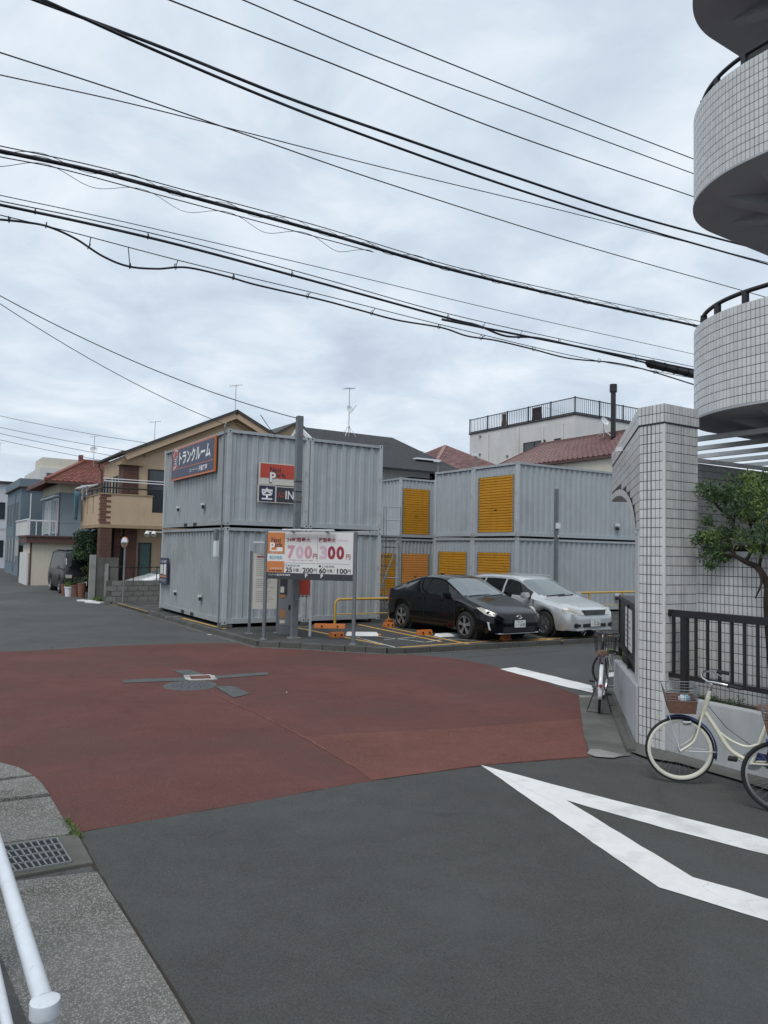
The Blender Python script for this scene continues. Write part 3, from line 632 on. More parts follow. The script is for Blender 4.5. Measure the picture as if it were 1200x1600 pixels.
# ---- tan two-storey house with balcony
B0 = Vector((-12.0, 31.3, 0))
th = thing('house', 'tan two-storey house with brown brick pilasters and a wraparound balcony', 'house', B0, ANG)
zr = lambda x: 8.9-abs(x-6.2)*.479
gable_wall([1.15, 11.25, 11.25, 6.2, 1.15], [3.1, 3.1, zr(11.25)-.2, 8.7, zr(1.15)-.2], 1.15, 5.3).build('upper_wall', 'tan_wall', th)
MB().box(.95, 11.25, .95, 5.3, 0, 3.1).build('ground_floor_wall', 'tan_wall', th)
slab4((1.0, .7, zr(1.0)), (6.2, .7, 8.9), (6.2, 5.7, 8.9), (1.0, 5.7, zr(1.0)), .13).build('roof', 'roof_edge', th)
slab4((11.4, .7, zr(11.4)), (6.2, .7, 8.9), (6.2, 5.7, 8.9), (11.4, 5.7, zr(11.4)), .13).build('roof', 'roof_edge', th)
for s in (-1, 1):
    b = MB(); b.bar((6.2+s*.02, .82, 8.62), (6.2+s*5.1, .82, 8.62-.479*5.08), .12, .30); b.build('barge_board', 'tan_wall', th)
    b = MB(); b.bar((6.2+s*.1, 1.08, 8.30), (6.2+s*4.2, 1.08, 8.30-.479*4.1), .14, .10); b.build('barge_moulding', 'tan_trim', th)
MB().tube([(.95, .62, zr(1.0)-.06), (.95, 5.75, zr(1.0)-.06)], .08, 8).build('gutter', 'roof_edge', th)
MB().tube([(.95, 5.6, zr(1.0)-.08), (.95, 5.6, 6.1), (1.08, 5.5, 5.9), (1.08, 5.45, 3.2)], .04, 8).build('downpipe', 'roof_edge', th)
MB().box(.95, 1.95, .95, 1.9, 5.85, 6.0).build('cornice', 'tan_trim', th)
MB().box(1.09, 1.78, 1.08, 1.9, 3.16, 5.85).build('brick_pilaster', 'brick_wall', th)
window(th, (2.2, 1.15, 3.2), X_, -Y_, 1.75, 2.55, mull=1); window(th, (1.15, 3.1, 3.35), -Y_, -X_, 1.35, 2.1, glass='window_glass')
window(th, (1.15, 5.0, 3.35), -Y_, -X_, 1.35, 2.1)
MB().box(-.02, 11.2, -.02, 1.2, 3.0, 3.14).build('balcony_floor', 'tan_trim', th); MB().box(-.02, 1.2, 1.2, 4.5, 3.0, 3.14).build('balcony_floor', 'tan_trim', th)
MB().box(.0, 2.14, 0, .12, 3.14, 4.42).build('balcony_parapet', 'tan_wall', th); MB().box(2.14, 5.5, .004, .12, 3.14, 3.72).build('balcony_parapet', 'tan_wall', th)
for y0, y1, zt in ((.12, 1.55, 4.42), (1.75, 2.85, 4.42), (3.05, 4.5, 4.42)): MB().box(0, .12, y0, y1, 3.14, zt).build('balcony_parapet', 'tan_wall', th)
for y0, y1 in ((1.55, 1.75), (2.85, 3.05)): MB().box(.004, .12, y0, y1, 3.14, 3.62).build('balcony_parapet', 'tan_wall', th); MB().box(.04, .08, y0, y1, 3.62, 4.4).build('slit_grille', 'black_metal', th)
MB().box(-.03, 2.17, -.03, .15, 4.42, 4.47).build('parapet_coping', 'tan_trim', th); MB().box(-.03, .15, .15, 4.53, 4.42, 4.47).build('parapet_coping', 'tan_trim', th)
rl = MB(); rl.tube([(.05, 4.5, 4.72), (.05, .05, 4.72), (2.2, .05, 4.72), (5.4, .05, 4.72)], .035, 8); rl.build('balcony_rail', 'black_metal', th)
for x in (.05, 1.1, 2.18, 3.2, 4.3): MB().box(x-.02, x+.02, .03, .07, 4.47 if x < 2.15 else 3.72, 4.72).build('rail_post', 'black_metal', th)
for y in (1.2, 2.3, 3.4, 4.4): MB().box(.03, .07, y-.02, y+.02, 4.47, 4.72).build('rail_post', 'black_metal', th)
for k in range(14): MB().bar((2.3+k*.15, .05, 3.72), (2.5+k*.15, .05, 4.7), .015, .015).build('rail_lattice', 'black_metal', th); 
for k in range(14): MB().bar((2.5+k*.15, .055, 3.72), (2.3+k*.15, .055, 4.7), .015, .015).build('rail_lattice', 'black_metal', th)
q = None
for k in range(11):
    z = 3.16+k*.115; lw = .22 if k % 2 else .40
    for a, b_, c, d in ((-.012, lw, -.012, .02), (-.012, .02, .02, .22 if k % 2 == 0 else .40)):
        MB().box(a, b_, c, d, z, z+.10).build('brick', 'brick', th)
for x0, x1, y0, y1 in ((.0, .48, .0, .48), (.75, .97, .6, .96), (1.15, 1.68, .6, .948)): MB().box(x0, x1, y0, y1, 0, 3.0).build('brick_pilaster', 'brick_wall', th)
MB().box(.97, 1.15, .75, .945, 0, 2.6).build('door', 'black', th); MB().box(.48, .75, .8, .945, 0, 3.0).build('entrance_recess', 'dark_gap', th)
window(th, (1.86, .95, .9), X_, -Y_, .55, 1.5, mull=0, glass='teal_glass'); window(th, (3.6, .95, .9), X_, -Y_, 1.6, 1.5)
MB().tube([(.25, 1.0, 5.18), (4.5, 1.0, 5.18)], .025, 6).build('drying_pole', 'white_metal', th); MB().tube([(.25, .8, 5.05), (4.5, .8, 5.05)], .025, 6).build('drying_pole', 'white_metal', th)
gable_wall([8.4, 10.4, 10.4, 9.4, 8.4], [6.5, 6.5, 8.0, 8.55, 8.0], .9, 6).build('dormer', 'tan_wall', th)
for s in (-1, 1): slab4((9.4+s*1.25, .7, 7.95), (9.4, .7, 8.68), (9.4, 6, 8.68), (9.4+s*1.25, 6, 7.95), .1).build('dormer_roof', 'roof_edge', th)
pr = B0+U*6.2+V*1.0
antenna((pr.x, pr.y, 8.9), 1.25, 'thin antenna pole on the ridge of the tan house', dish=False, yagi=True)
# laundry on the balcony
def cloth(name, label, p, wd, ht, mt, rz, grp='laundry on the tan house balcony'):
    b = MB(); nx, nz = 8, 6
    for j in range(nz+1):
        for i in range(nx+1):
            u = i/nx; b.v.append(((u-.5)*wd*(1-.15*(1-j/nz)*0), .035*math.sin(u*9+j)*j/nz, -ht*j/nz+.03*math.sin(u*7)*j/nz))
    for j in range(nz):
        for i in range(nx): a = j*(nx+1)+i; b.f.append((a, a+1, a+nx+2, a+nx+1))
    o = b.build(name, mt, None, 80, fix=False); md = o.modifiers.new('s', 'SOLIDIFY'); md.thickness = .006
    o.location = p; o.rotation_euler = (0, 0, rz); return tag(o, label, 'laundry', grp)
for a, y, z, wd, ht, mt, lb in ((-.28, 4.1, 4.75, .9, 1.35, 'cloth_blue', 'light blue towel hanging outside the balcony of the tan house'), (-.12, 3.5, 5.0, .5, .7, 'cloth_white', 'white shirt drying on the balcony left of the brick corner'), (-.05, 2.9, 4.98, .5, .5, 'cloth_white', 'small white cloth drying nearest the balcony corner'), (-.2, 4.6, 4.85, .5, 1.0, 'cloth_dark', 'dark garment hanging at the far end of the balcony')):
    p = B0+U*a+V*y; cloth('hanging_cloth', lb, (p.x, p.y, z), wd, ht, mt, ANG+1.2)
rk = thing('laundry_rack', 'white drying rack standing on the tan house balcony rail', 'rack', B0+U*.0+V*3.4+Z*4.74, ANG)
for k in range(5): MB().tube([(-.35, -.9+k*.45, .12+.05*(k % 2)), (.35, -.9+k*.45, .3)], .014, 5).build('rack_bar', 'white_metal', rk)
MB().tube([(-.3, -1, .15), (-.3, 1, .15)], .014, 5).build('rack_bar', 'white_metal', rk); MB().tube([(.3, -1, .25), (.3, 1, .25)], .014, 5).build('rack_bar', 'white_metal', rk)
MB().tube([(0, 0, -.02), (0, 0, .2)], .02, 5).build('rack_leg', 'white_metal', rk)
# ---- concrete block wall and its steel mesh
bw = Vector((-10.55, 28.35, 0)); bwt = thing('block_wall', 'low weathered concrete block wall in front of the white car', 'wall', bw, ANG)
me = MB().box(0, .388, -.06, .06, 0, .188).build('block', 'block', bwt, bevel=.006).data
first = True
for r_ in range(4):
    for k in range(12):
        if first: o = bwt.children[0]; first = False
        else: o = link('block', me, bwt)
        o.location = (k*.4+(.2 if r_ % 2 else 0), random.uniform(-.004, .004), LOT+r_*.2); 
MB().box(0, 4.9, -.045, .045, LOT, LOT+.8).build('mortar', 'concrete_dark', bwt)
fz = thing('wire_fence', 'dark wire mesh fence standing on the block wall', 'fence', bw+Z*(LOT+.8), ANG)
for k in range(6): MB().tube([(.1+k*.9, 0, 0), (.1+k*.9, 0, .55)], .02, 6).build('fence_post', 'black_metal', fz)
MB().tube([(.1, 0, .52), (4.6, 0, .52)], .022, 6).build('top_wire', 'black_metal', fz)
for k in range(22): MB().tube([(.2+k*.2, 0, 0), (.2+k*.2, 0, .52)], .004, 4).build('wire', 'grey_post', fz)
# convex mirror
p = G(192, 941, LOT); cm = thing('convex_mirror', 'small round convex mirror on a thin grey pole by the block wall', 'mirror', p, R(-20))
MB().tube([(0, 0, 0), (0, 0, 2.2)], .035, 8).build('pole', 'grey_metal', cm); MB().lathe((.0, -.06, 2.28), Vector((-.25, -1, 0)), [(0, .06), (.1, .045), (.18, 0), (.2, -.01), (.2, -.04), (0, -.08)], 22).build('mirror', 'mirror_glass', cm, 40)
MB().lathe((0, -.055, 2.28), Vector((-.25, -1, 0)), [(.18, .004), (.205, .004), (.21, -.02), (.2, -.03)], 22).build('mirror_frame', 'amber', cm)
# ---- shed, blue house, grey-blue block and others further along the street
sh0 = Vector((-19.05, 40.0, 0)); sd = thing('garage_shed', 'low cream garage shed with a brown fascia behind the black van', 'shed', sh0, ANG)
MB().box(0, 3.6, 0, 3.2, 0, 2.3).build('wall', 'cream_wall', sd); MB().box(-.25, 3.8, -.25, 3.35, 2.3, 2.62).build('fascia', 'brown_fascia', sd); MB().box(-.3, 3.85, -.3, 3.4, 2.62, 2.7).build('roof', 'brown_fascia', sd)
MB().box(-.02, .06, -.02, .06, 0, 2.3).build('downpipe', 'brown_fascia', sd); MB().box(-.12, -.03, .3, 3.6, 0, 1.75).build('side_wall', 'white_wall', sd)
O2 = Vector((-19.35, 44.0, 0)); bh = thing('house', 'pale blue house with a red tiled roof and a white balcony', 'house', O2, ANG)
MB().box(0, 8, 0, 7, 0, 5.9).build('wall', 'blue_wall', bh); MB().box(-.03, 8.05, -.03, 7.05, 5.35, 5.9).build('frieze', 'cream_wall', bh)
MB().box(-.02, .03, -.03, .06, .2, 5.35).build('downpipe', 'brown_fascia', bh)
for k in range(1, 3): MB().box(.02, 8, -.012, .0, k*1.75, k*1.75+.02).build('wall_joint', 'bluegrey_wall', bh)
ez, rz_ = 5.95, 7.55
for a, b, c, d in (((-.9, -.9, ez), (8.9, -.9, ez), (6.5, 3.0, rz_), (1.8, 3.0, rz_)), ((-.9, 7.9, ez), (-.9, -.9, ez), (1.8, 3.0, rz_), (1.8, 4.2, rz_)), ((8.9, 7.9, ez), (-.9, 7.9, ez), (1.8, 4.2, rz_), (6.5, 3.6, rz_)), ((8.9, -.9, ez), (8.9, 7.9, ez), (6.5, 4.2, rz_), (6.5, 3.0, rz_))):
    slab4(a, b, c, d, .1).build('roof_slope', 'roof_red', bh); tiled_slope(a, b, c, d, .32, .34, 'roof_red', bh)
MB().box(-.92, 8.92, -.95, -.85, ez-.16, ez-.01).build('gutter', 'brown_fascia', bh); MB().box(-.96, -.86, -.95, 7.9, ez-.16, ez-.01).build('gutter', 'brown_fascia', bh)
for a, b in (((1.7, 3.0, rz_+.1), (6.6, 3.0, rz_+.1)), ((-.9, -.9, ez+.06), (1.8, 3.0, rz_+.06)), ((8.9, -.9, ez+.06), (6.5, 3.0, rz_+.06))): MB().bar(a, b, .26, .2).build('ridge_tile', 'roof_red', bh)
MB().obox((1.6, 3.0, rz_+.2), X_*.12, Y_*.2, Z*.25).build('ridge_ornament', 'roof_red', bh)
MB().box(-1.6, 0, .3, 6.5, 2.45, 2.75).build('balcony_floor', 'blue_wall', bh); MB().box(-1.6, -1.5, .3, 6.5, 2.75, 3.65).build('balcony_panel', 'white_wall', bh)
MB().box(-1.65, -.0, .28, .33, 3.58, 3.66).build('balcony_rail', 'white_metal', bh); MB().box(-1.65, -1.5, .3, 6.5, 3.65, 3.72).build('balcony_rail', 'white_metal', bh)
for k in range(5): MB().box(-1.55+k*.36, -1.5+k*.36, .28, .33, 2.75, 3.6 if k else 5.2).build('balcony_post', 'white_metal', bh)
window(bh, (0, 2.0, 2.9), -Y_, -X_, 1.7, 2.1, frame='white_metal', mull=2, glass='glass'); window(bh, (0, 5.4, 2.9), -Y_, -X_, 2.4, 2.1, frame='white_metal', mull=2, glass='curtain')
MB().box(-.25, 0, .3, 6.3, 5.12, 5.2).build('balcony_canopy', 'white_metal', bh)
MB().box(-1.0, 0, .5, 5, 0, 2.45).build('porch_wall', 'blue_wall', bh); window(bh, (-1.0, 2.1, .9), -Y_, -X_, 1.4, 1.3, frame='brown_fascia', bars=2, mull=2)
p = O2+U*2.2+V*2.0; antenna((p.x, p.y, 7.2), 2.0, 'antenna with a small dish above the red tiled roof', True)
p = B0+U*3.5+V*8.5; antenna((-13.2, 42.0, 7.0), 2.4, 'antenna mast just left of the tan roof edge', False)
O3 = Vector((-25.1, 51.0, 0)); gb = thing('building', 'flat-roofed blue-grey building at the far left of the street', 'building', O3, ANG)
MB().box(0, 9, 0, 9, 0, 6.2).build('wall', 'bluegrey_wall', gb); MB().box(-.15, 9.1, -.15, 9.1, 6.2, 6.75).build('parapet', 'bluegrey_wall', gb); MB().box(-.2, 9.2, -.2, 9.2, 6.12, 6.2).build('parapet_band', 'roof_edge', gb)
for k in range(4):
    y = 1.2+k*2.0; window(gb, (0, y+.9, 3.6), -Y_, -X_, .9, 1.6, frame='grey_metal', mull=1); window(gb, (0, y+.9, .9), -Y_, -X_, .8, 1.9, frame='grey_metal', mull=0, glass='curtain')
MB().box(-.08, .0, 2.9, 3.0, .3, 5.8).build('downpipe', 'bluegrey_wall', gb); MB().box(-.25, -.05, -.12, -.05, 1.4, 2.7).build('lamp_sign', 'sign_cream', gb); MB().box(.02, 1.2, -.02, .0, 0, 2.1).build('door', 'dark_gap', gb)
O4 = Vector((-33.5, 71.5, 0)); wbld = thing('building', 'white angular building rising behind the blue houses', 'building', O4, ANG)
MB().box(0, 12, 0, 12, 0, 9.7).build('wall', 'white_wall', wbld); MB().prism([(.2, .2), (6.5, .2), (6.5, 5), (.2, 5)], 9.7, lambda p: 10.7).build('roof_parapet', 'cream_wall', wbld); MB().box(6.5, 12, .3, 6, 9.7, 10.2).build('roof_parapet', 'pale_wall', wbld)
window(wbld, (.6, 0, 7.6), X_, -Y_, 1.8, 1.6, frame='grey_metal', mull=2, bars=3); window(wbld, (0, 5.0, 7.2), -Y_, -X_, 1.8, 1.6, mull=1)
O5 = Vector((-38.0, 64.0, 0)); pb = thing('building', 'pale pinkish building at the left edge of the picture', 'building', O5, ANG)
MB().box(0, 6, 0, 10, 0, 7.6).build('wall', 'pale_wall', pb); MB().box(-.3, 6.3, -.3, 10, 7.6, 7.8).build('roof', 'roof_dark', pb); MB().box(-.02, 6, -.02, 0, 3.4, 3.6).build('belt_course', 'grey_wall', pb)
for z in (1, 4.4): window(pb, (3.0, 0, z), X_, -Y_, 1.6, 1.5, mull=1)
MB().box(-12, -1, 3, 12, 0, 9.0).build('rear_wing', 'white_wall', pb)
antenna((-32.5, 62.0, 7.5), 3.2, 'tall antenna at the far left above the blue-grey roof', False)
# background filler beyond the end of the street, with pitched roofs
for k, (x, y, L, Wd, h, wall, roof, lb) in enumerate(((-52, 72, 9, 8, 5.2, 'cream_wall', 'roof_dark', 'cream house with a dark roof far down the street at the left edge'),)):
    t = thing('house', lb, 'house', (x, y, 0), ANG); MB().box(0, L, 0, Wd, 0, h).build('wall', wall, t)
    for s in (0, 1): slab4((-.4, Wd*s+(.4 if s else -.4), h-.1), (L+.4, Wd*s+(.4 if s else -.4), h-.1), (L+.4, Wd/2, h+1.9), (-.4, Wd/2, h+1.9), .12).build('roof_slope', roof, t)
    window(t, (2, 0, 1.0), X_, -Y_, 1.8, 1.4); window(t, (5, 0, 3.4), X_, -Y_, 1.6, 1.2)
# ---- dark-roofed house behind the near stack
O6 = Vector((-3.9, 35.6, 0)); dh = thing('house', 'grey-walled house with a dark slate roof behind the near containers', 'house', O6, ANG)
MB().box(.3, 5.6, -2.6, 4, 0, 6.5).build('wall', 'white_wall', dh)
b = MB(); b.add([(.05, -3.0, 6.3), (.05, 3.4, 6.3), (.05, 0.2, 8.05), (.3, -3.0, 6.3), (.3, 3.4, 6.3), (.3, .2, 8.05)], [(0, 1, 2), (5, 4, 3), (0, 3, 4, 1), (1, 4, 5, 2), (2, 5, 3, 0)]); b.build('gable', 'white_wall', dh)
rd = lambda y: 8.2-abs(y-.2)*.55
slab4((-.25, -3.6, rd(-3.6)), (7.4, -3.6, rd(-3.6)), (5.1, .2, 8.2), (-.25, .2, 8.2), .12).build('roof_slope', 'roof_dark', dh); slab4((-.25, 4, rd(4)), (7.4, 4, rd(4)), (5.1, .2, 8.2), (-.25, .2, 8.2), .12).build('roof_slope', 'roof_dark', dh)
slab4((7.4, -3.6, rd(-3.6)), (7.4, 4, rd(4)), (5.1, .25, 8.2), (5.1, .15, 8.2), .12).build('roof_slope', 'roof_dark', dh)
MB().bar((-.27, -3.6, rd(-3.6)-.04), (-.27, .2, 8.16), .06, .2).build('barge_board', 'white_metal', dh); MB().bar((-.27, 4, rd(4)-.04), (-.27, .2, 8.16), .06, .2).build('barge_board', 'white_metal', dh)
MB().box(4.8, 6.3, -2.6, -2.0, 6.78, 6.86).build('skylight', 'white_metal', dh)
lw = thing('house', 'lower grey wing with a dark slate roof above the back row of containers', 'house', O6+U*4.5+V*.3, ANG)
MB().box(.2, 5.2, -3.2, 3, 0, 5.25).build('wall', 'grey_wall', lw); MB().box(.1, 5.3, -3.3, 3.1, 5.25, 5.5).build('eaves_board', 'white_metal', lw)
slab4((-.2, -3.7, 5.45), (6.0, -3.7, 5.45), (3.0, -.6, 7.1), (-.2, -.6, 7.1), .12).build('roof_slope', 'roof_dark', lw); slab4((6.0, -3.7, 5.45), (6.0, 3.5, 5.45), (3.0, 2, 7.1), (3.0, -.6, 7.1), .12).build('roof_slope', 'roof_dark', lw); slab4((-.2, 3.5, 5.45), (6, 3.5, 5.45), (3, 2, 7.1), (-.2, 2, 7.1), .1).build('roof_slope', 'roof_dark', lw)
MB().bar((6.0, -3.7, 5.5), (3.0, -.6, 7.16), .12, .08).build('hip_ridge', 'roof_edge', lw)
for k in range(8): MB().box(1.2+k*.55, 1.25+k*.55, -2.85, -2.8, 5.93, 6.0).build('snow_guard', 'galv', lw)
p = onplane(545, 668, (-1.6, 36.5, 0), Y_); antenna((p.x, 36.5, 7.85), 2.5, 'antenna with a round white dish on four legs on the dark roof', True, .6, True, True)
# ---- pink hipped roof
ap = Vector((3.75, 46, 8.85)); ph = thing('house', 'house with a weathered pink hipped roof in the middle distance', 'house', (ap.x, ap.y, 0), ANG)
MB().box(-4, 4, -4, 4, 0, 6.2).build('wall', 'cream_wall', ph)
cs = [(-4.6, -4.6), (4.6, -4.6), (4.6, 4.6), (-4.6, 4.6)]
for i in range(4):
    a, b = cs[i], cs[(i+1) % 4]; a3, b3 = (*a, 6.3), (*b, 6.3); tp = (0, 0, 8.85)
    MB().add([a3, b3, tp], [(0, 1, 2)]).build('roof_slope', 'roof_pink', ph, fix=False)
    m = MB(); nv = 26; n_ = (Vector(b3)-Vector(a3)).cross(Vector(tp)-Vector(a3)).normalized(); n_ = n_ if n_.z > 0 else -n_
    for j in range(nv):
        v0, v1 = j/nv, (j+1)/nv; A0 = Vector(a3).lerp(Vector(tp), v0); B1 = Vector(b3).lerp(Vector(tp), v0); nn = max(1, int((B1-A0).length/.45))
        A1 = Vector(a3).lerp(Vector(tp), v1); B2 = Vector(b3).lerp(Vector(tp), v1)
        for k in range(nn): m.add([A0.lerp(B1, k/nn)+n_*.05, A0.lerp(B1, (k+.97)/nn)+n_*.05, A1.lerp(B2, (k+.97)/nn)+n_*.012, A1.lerp(B2, k/nn)+n_*.012, A0.lerp(B1, k/nn), A0.lerp(B1, (k+.97)/nn)], [(0, 1, 2, 3), (4, 5, 1, 0)])
    tag(m.build('shingles', 'roof_pink', ph, fix=False), kind='stuff')
    MB().bar(a3, (0, 0, 8.9), .2, .12).build('hip_ridge', 'roof_pink', ph)
MB().box(-4.7, 4.7, -4.75, -4.6, 6.12, 6.28).build('gutter', 'roof_edge', ph)
MB().obox((-2.6, -2.2, 7.45), Vector((.9, 0, 0)), Vector((0, .5, .28)), Vector((0, -.05, .1))).build('solar_panel', 'black', ph)
# ---- white building with a roof terrace
O7 = Vector((11.6, 45.0, 0)); wb7 = thing('building', 'white flat-roofed building with a dark terrace railing along its roof', 'building', O7, ANG); HT = 10.85
MB().box(0, 12, 0, 10.2, 0, HT).build('wall', 'white_wall', wb7); MB().box(-.06, 12.1, -.06, 10.26, HT, HT+.1).build('roof_edge', 'black_metal', wb7)
MB().box(.1, 11.9, .1, 10.1, HT+.1, HT+.22).build('terrace_kerb', 'white_metal', wb7)
b0_ = MB().box(-.012, .012, -.012, .012, 0, .95).build('baluster', 'black_metal', wb7); bal = b0_.data
b0_.location = (0, .16, HT+.12)
for k in range(1, 60):
    o = link('baluster', bal, wb7); o.location = (0, .16+k*.17, HT+.12)
for k in range(1, 56):
    o = link('baluster', bal, wb7); o.location = (k*.17, 0, HT+.12)
for y in (0, 2.05, 4.1, 6.15, 8.2, 10.2): MB().box(-.035, .035, y-.035, y+.035, HT+.1, HT+1.15).build('railing_post', 'black_metal', wb7)
for x in (2.2, 4.4, 6.6, 8.8): MB().box(x-.035, x+.035, -.035, .035, HT+.1, HT+1.15).build('railing_post', 'black_metal', wb7)
for z in (1.06, .14): MB().box(-.03, .03, 0, 10.2, HT+z, HT+z+.05).build('railing_rail', 'black_metal', wb7); MB().box(.03, 9.5, -.03, .03, HT+z, HT+z+.05).build('railing_rail', 'black_metal', wb7)
for y, z0 in ((8.1, 6), (5.0, 6), (1.0, 6.0), (2.7, 8.3)): MB().tube([(-.06, y, z0), (-.06, y, HT-.1-.3*random.random())], .075, 8).build('downpipe', 'white_wall', wb7)
window(wb7, (0, 4.5, 8.35), -Y_, -X_, 2.0, 1.25); window(wb7, (0, 1.7, 8.8), -Y_, -X_, .7, .75, mull=0); window(wb7, (0, 5.9, 7.3), -Y_, -X_, .55, 1.1, mull=0, frame='black'); window(wb7, (1.2, 0, 8.7), X_, -Y_, 1.6, .9)
for y, z in ((9.0, 10.6), (9.0, 9.3), (9.9, 8.5), (6.1, 8.9)): MB().lathe((-.01, y, z), -X_, [(0, .1), (.08, .08), (.1, 0)], 12).build('vent_cap', 'grey_metal', wb7)
MB().tube([(-.05, 10, 7.2), (-.05, 5.6, 6.7)], .015, 5).build('wall_cable', 'cable_grey', wb7)
for a, y, z, lb in ((0.1, 6.6, .75, 'brown cloth hanging on the roof terrace railing, left one'), (.1, 3.4, .7, 'dark laundry bundle on the roof terrace railing, right of the brown cloth')):
    p = O7+U*a+V*y; cloth('hanging_cloth', lb, (p.x, p.y, HT+.3+z), .45 if y > 5 else .9, .85, 'saddle_brown' if y > 5 else 'cloth_dark', ANG+1.57, 'laundry on the white roof terrace')
ln = thing('drying_frame', 'white drying frame leaning on the roof terrace', 'frame', O7+U*.8+V*2.5+Z*(HT+.1), ANG); MB().bar((0, -.8, .35), (0, .8, .95), .05, .05).build('frame_bar', 'white_metal', ln); MB().bar((0, -.8, 0), (0, -.8, .4), .05, .05).build('frame_leg', 'white_metal', ln)
# ---- maroon roofed house in front of it
R7 = Vector((12.25, 38.0, 0)); mr = thing('house', 'house with a glossy maroon ribbed tile roof above the far containers', 'house', R7, ANG)
zr8, ze8 = 8.6, 7.15
tiled_slope((-2.3, 7.6, ze8), (-2.3, -2.6, ze8), (0, -2.6, zr8), (0, 5.8, zr8), .34, .36, 'roof_maroon', mr, .09)
slab4((-2.3, 7.6, ze8), (-2.3, -2.6, ze8), (0, -2.6, zr8), (0, 5.8, zr8), .08).build('roof_slope', 'roof_maroon', mr); slab4((2.5, 7.6, ze8), (2.5, -2.6, ze8), (0, -2.6, zr8), (0, 5.8, zr8), .08).build('roof_slope', 'roof_maroon', mr)
MB().add([(-2.3, 7.6, ze8), (2.5, 7.6, ze8), (0, 5.8, zr8)], [(0, 1, 2)]).build('roof_hip', 'roof_maroon', mr, fix=False)
for k in range(22): MB().box(-.15, .15, 5.9-(k+1)*.38, 5.9-k*.38-.02, zr8-.02, zr8+.14).build('ridge_tile', 'roof_maroon', mr)
MB().bar((-2.3, 7.6, ze8+.05), (0, 5.8, zr8+.05), .2, .14).build('hip_ridge', 'roof_maroon', mr)
MB().box(-2.42, -2.28, -2.6, 7.6, ze8-.14, ze8-.02).build('gutter', 'brown_fascia', mr)
MB().box(-2.2, 2.3, -2.3, 7.2, 0, 6.3).build('lower_wall', 'terracotta', mr); MB().box(-2.23, 2.33, -2.33, 7.23, 6.3, ze8-.05).build('upper_wall', 'cream_wall', mr)
fp = onplane(958, 686, (12.2, 37.6, 0), Y_); flue = thing('flue_pipe', 'tall black flue pipe with a cap above the maroon roof', 'flue', (fp.x, fp.y, 8.3)); MB().tube([(0, 0, 0), (0, 0, 2.4)], .13, 12).build('pipe', 'black_metal', flue); MB().tube([(0, 0, 2.35), (0, 0, 2.75)], .19, 12).build('cap', 'black_metal', flue)
ap2 = onplane(943, 690, (12, 37.9, 0), Y_); antenna((ap2.x, ap2.y, 8.4), 1.4, 'antenna with a pale dish beside the black flue', True, .2, False, True)
# ================================================================== TILED APARTMENT BUILDING AND GATE
TR, TC = .111, .0555                          # tile course and column pitch
def tile_boxes(p, d, nrm, L, z0, z1, skip=None, thick=.012, sink=0.004, wide=(), only=None):
    """list of (centre, d, nrm, halfwidth, halfheight) covering a flat face; wide = columns followed by a broad joint"""
    p, d, nrm = Vector(p), Vector(d), Vector(nrm); r_ = []
    nc = max(1, round(L/TC)); pc = L/nc; nr = max(1, round((z1-z0)/TR)); pr_ = (z1-z0)/nr
    for j in range(nr):
        for i in range(nc):
            c = p+d*((i+.5)*pc)+Z*(z0+(j+.5)*pr_)-nrm*.001
            if skip and skip((i+.5)*pc, z0+(j+.5)*pr_): continue
            hw = pc/2-.0042; sh = 0
            if i in wide: hw -= .004; sh = -.004
            r_.append((c+d*sh, d, nrm, hw, pr_/2-.0042))
    return r_
def lay_tiles(boxes, parent, ninst, name='tile', org=Vector((0, 0, 0)), thick=.012):
    cp = Vector((0, 0, HC)); bx = sorted(boxes, key=lambda t: (t[0]-cp).length if (t[1].cross(Z)).dot(t[0]-cp) or True else 0)
    def vis(t):
        c, d, n, a, b = t; v = cp-c; px = (c-cp).dot(_r)/max((c-cp).dot(_f), .1)*F+600; py = 800-(c-cp).dot(_u)/max((c-cp).dot(_f), .1)*F
        return v.normalized().dot(n) > .15 and -10 < px < 1210 and -10 < py < 1600
    inst = [t for t in bx if vis(t)][:ninst]; ids = set(map(id, inst)); rest = [t for t in bx if id(t) not in ids]
    unit = None
    for c, d, n, a, b in inst:
        if unit is None:
            o = MB().box(-1, 1, -thick/2, thick/2, -1, 1).build(name, 'tile', parent); unit = o.data
        else: o = link(name, unit, parent)
        o.location = c-org; o.rotation_euler = (0, 0, math.atan2(d.y, d.x)); o.scale = (a, 1, b)
    if rest:
        m = MB()
        for c, d, n, a, b in rest:
            q = c-org; e1 = d*a; e2 = Z*b; h = n*(thick/2)
            m.add([q-e1-e2+h, q+e1-e2+h, q+e1+e2+h, q-e1+e2+h, q-e1-e2-h, q+e1-e2-h, q+e1+e2-h, q-e1+e2-h], [(0, 1, 2, 3), (0, 4, 5, 1), (1, 5, 6, 2), (2, 6, 7, 3), (3, 7, 4, 0)])
        o = m.build('tiles', 'tile', parent, fix=False); o['kind'] = 'stuff'
PN = .345; PR = .64; PZ = 4.06                # pillar: narrow face along V, broad face along U
gp0 = Vector((P0.x, P0.y, 0)); gp1 = gp0+V*PN; gp2 = gp0+U*PR
gate = thing('tiled_gate_arch', 'white tiled gate pillar with an arch wall running back from it', 'gate pillar', gp0)
O_ = gp0
def loc(p): return Vector(p)-O_
WN = Vector((-WD.y, WD.x, 0))                 # outward (street side) normal of the arch wall
ARL = 4.35
arch = lambda t: 2.45+.78*math.sqrt(max(0, 1-((3.75-t)/3.42)**2)) if t > .34 else -1
e_in = .012
MB().prism([loc(q) for q in (gp0+(U+V)*e_in*0, gp1, gp1+U*PR, gp2)], 0, PZ-.01).build('pillar_core', 'grout', gate)
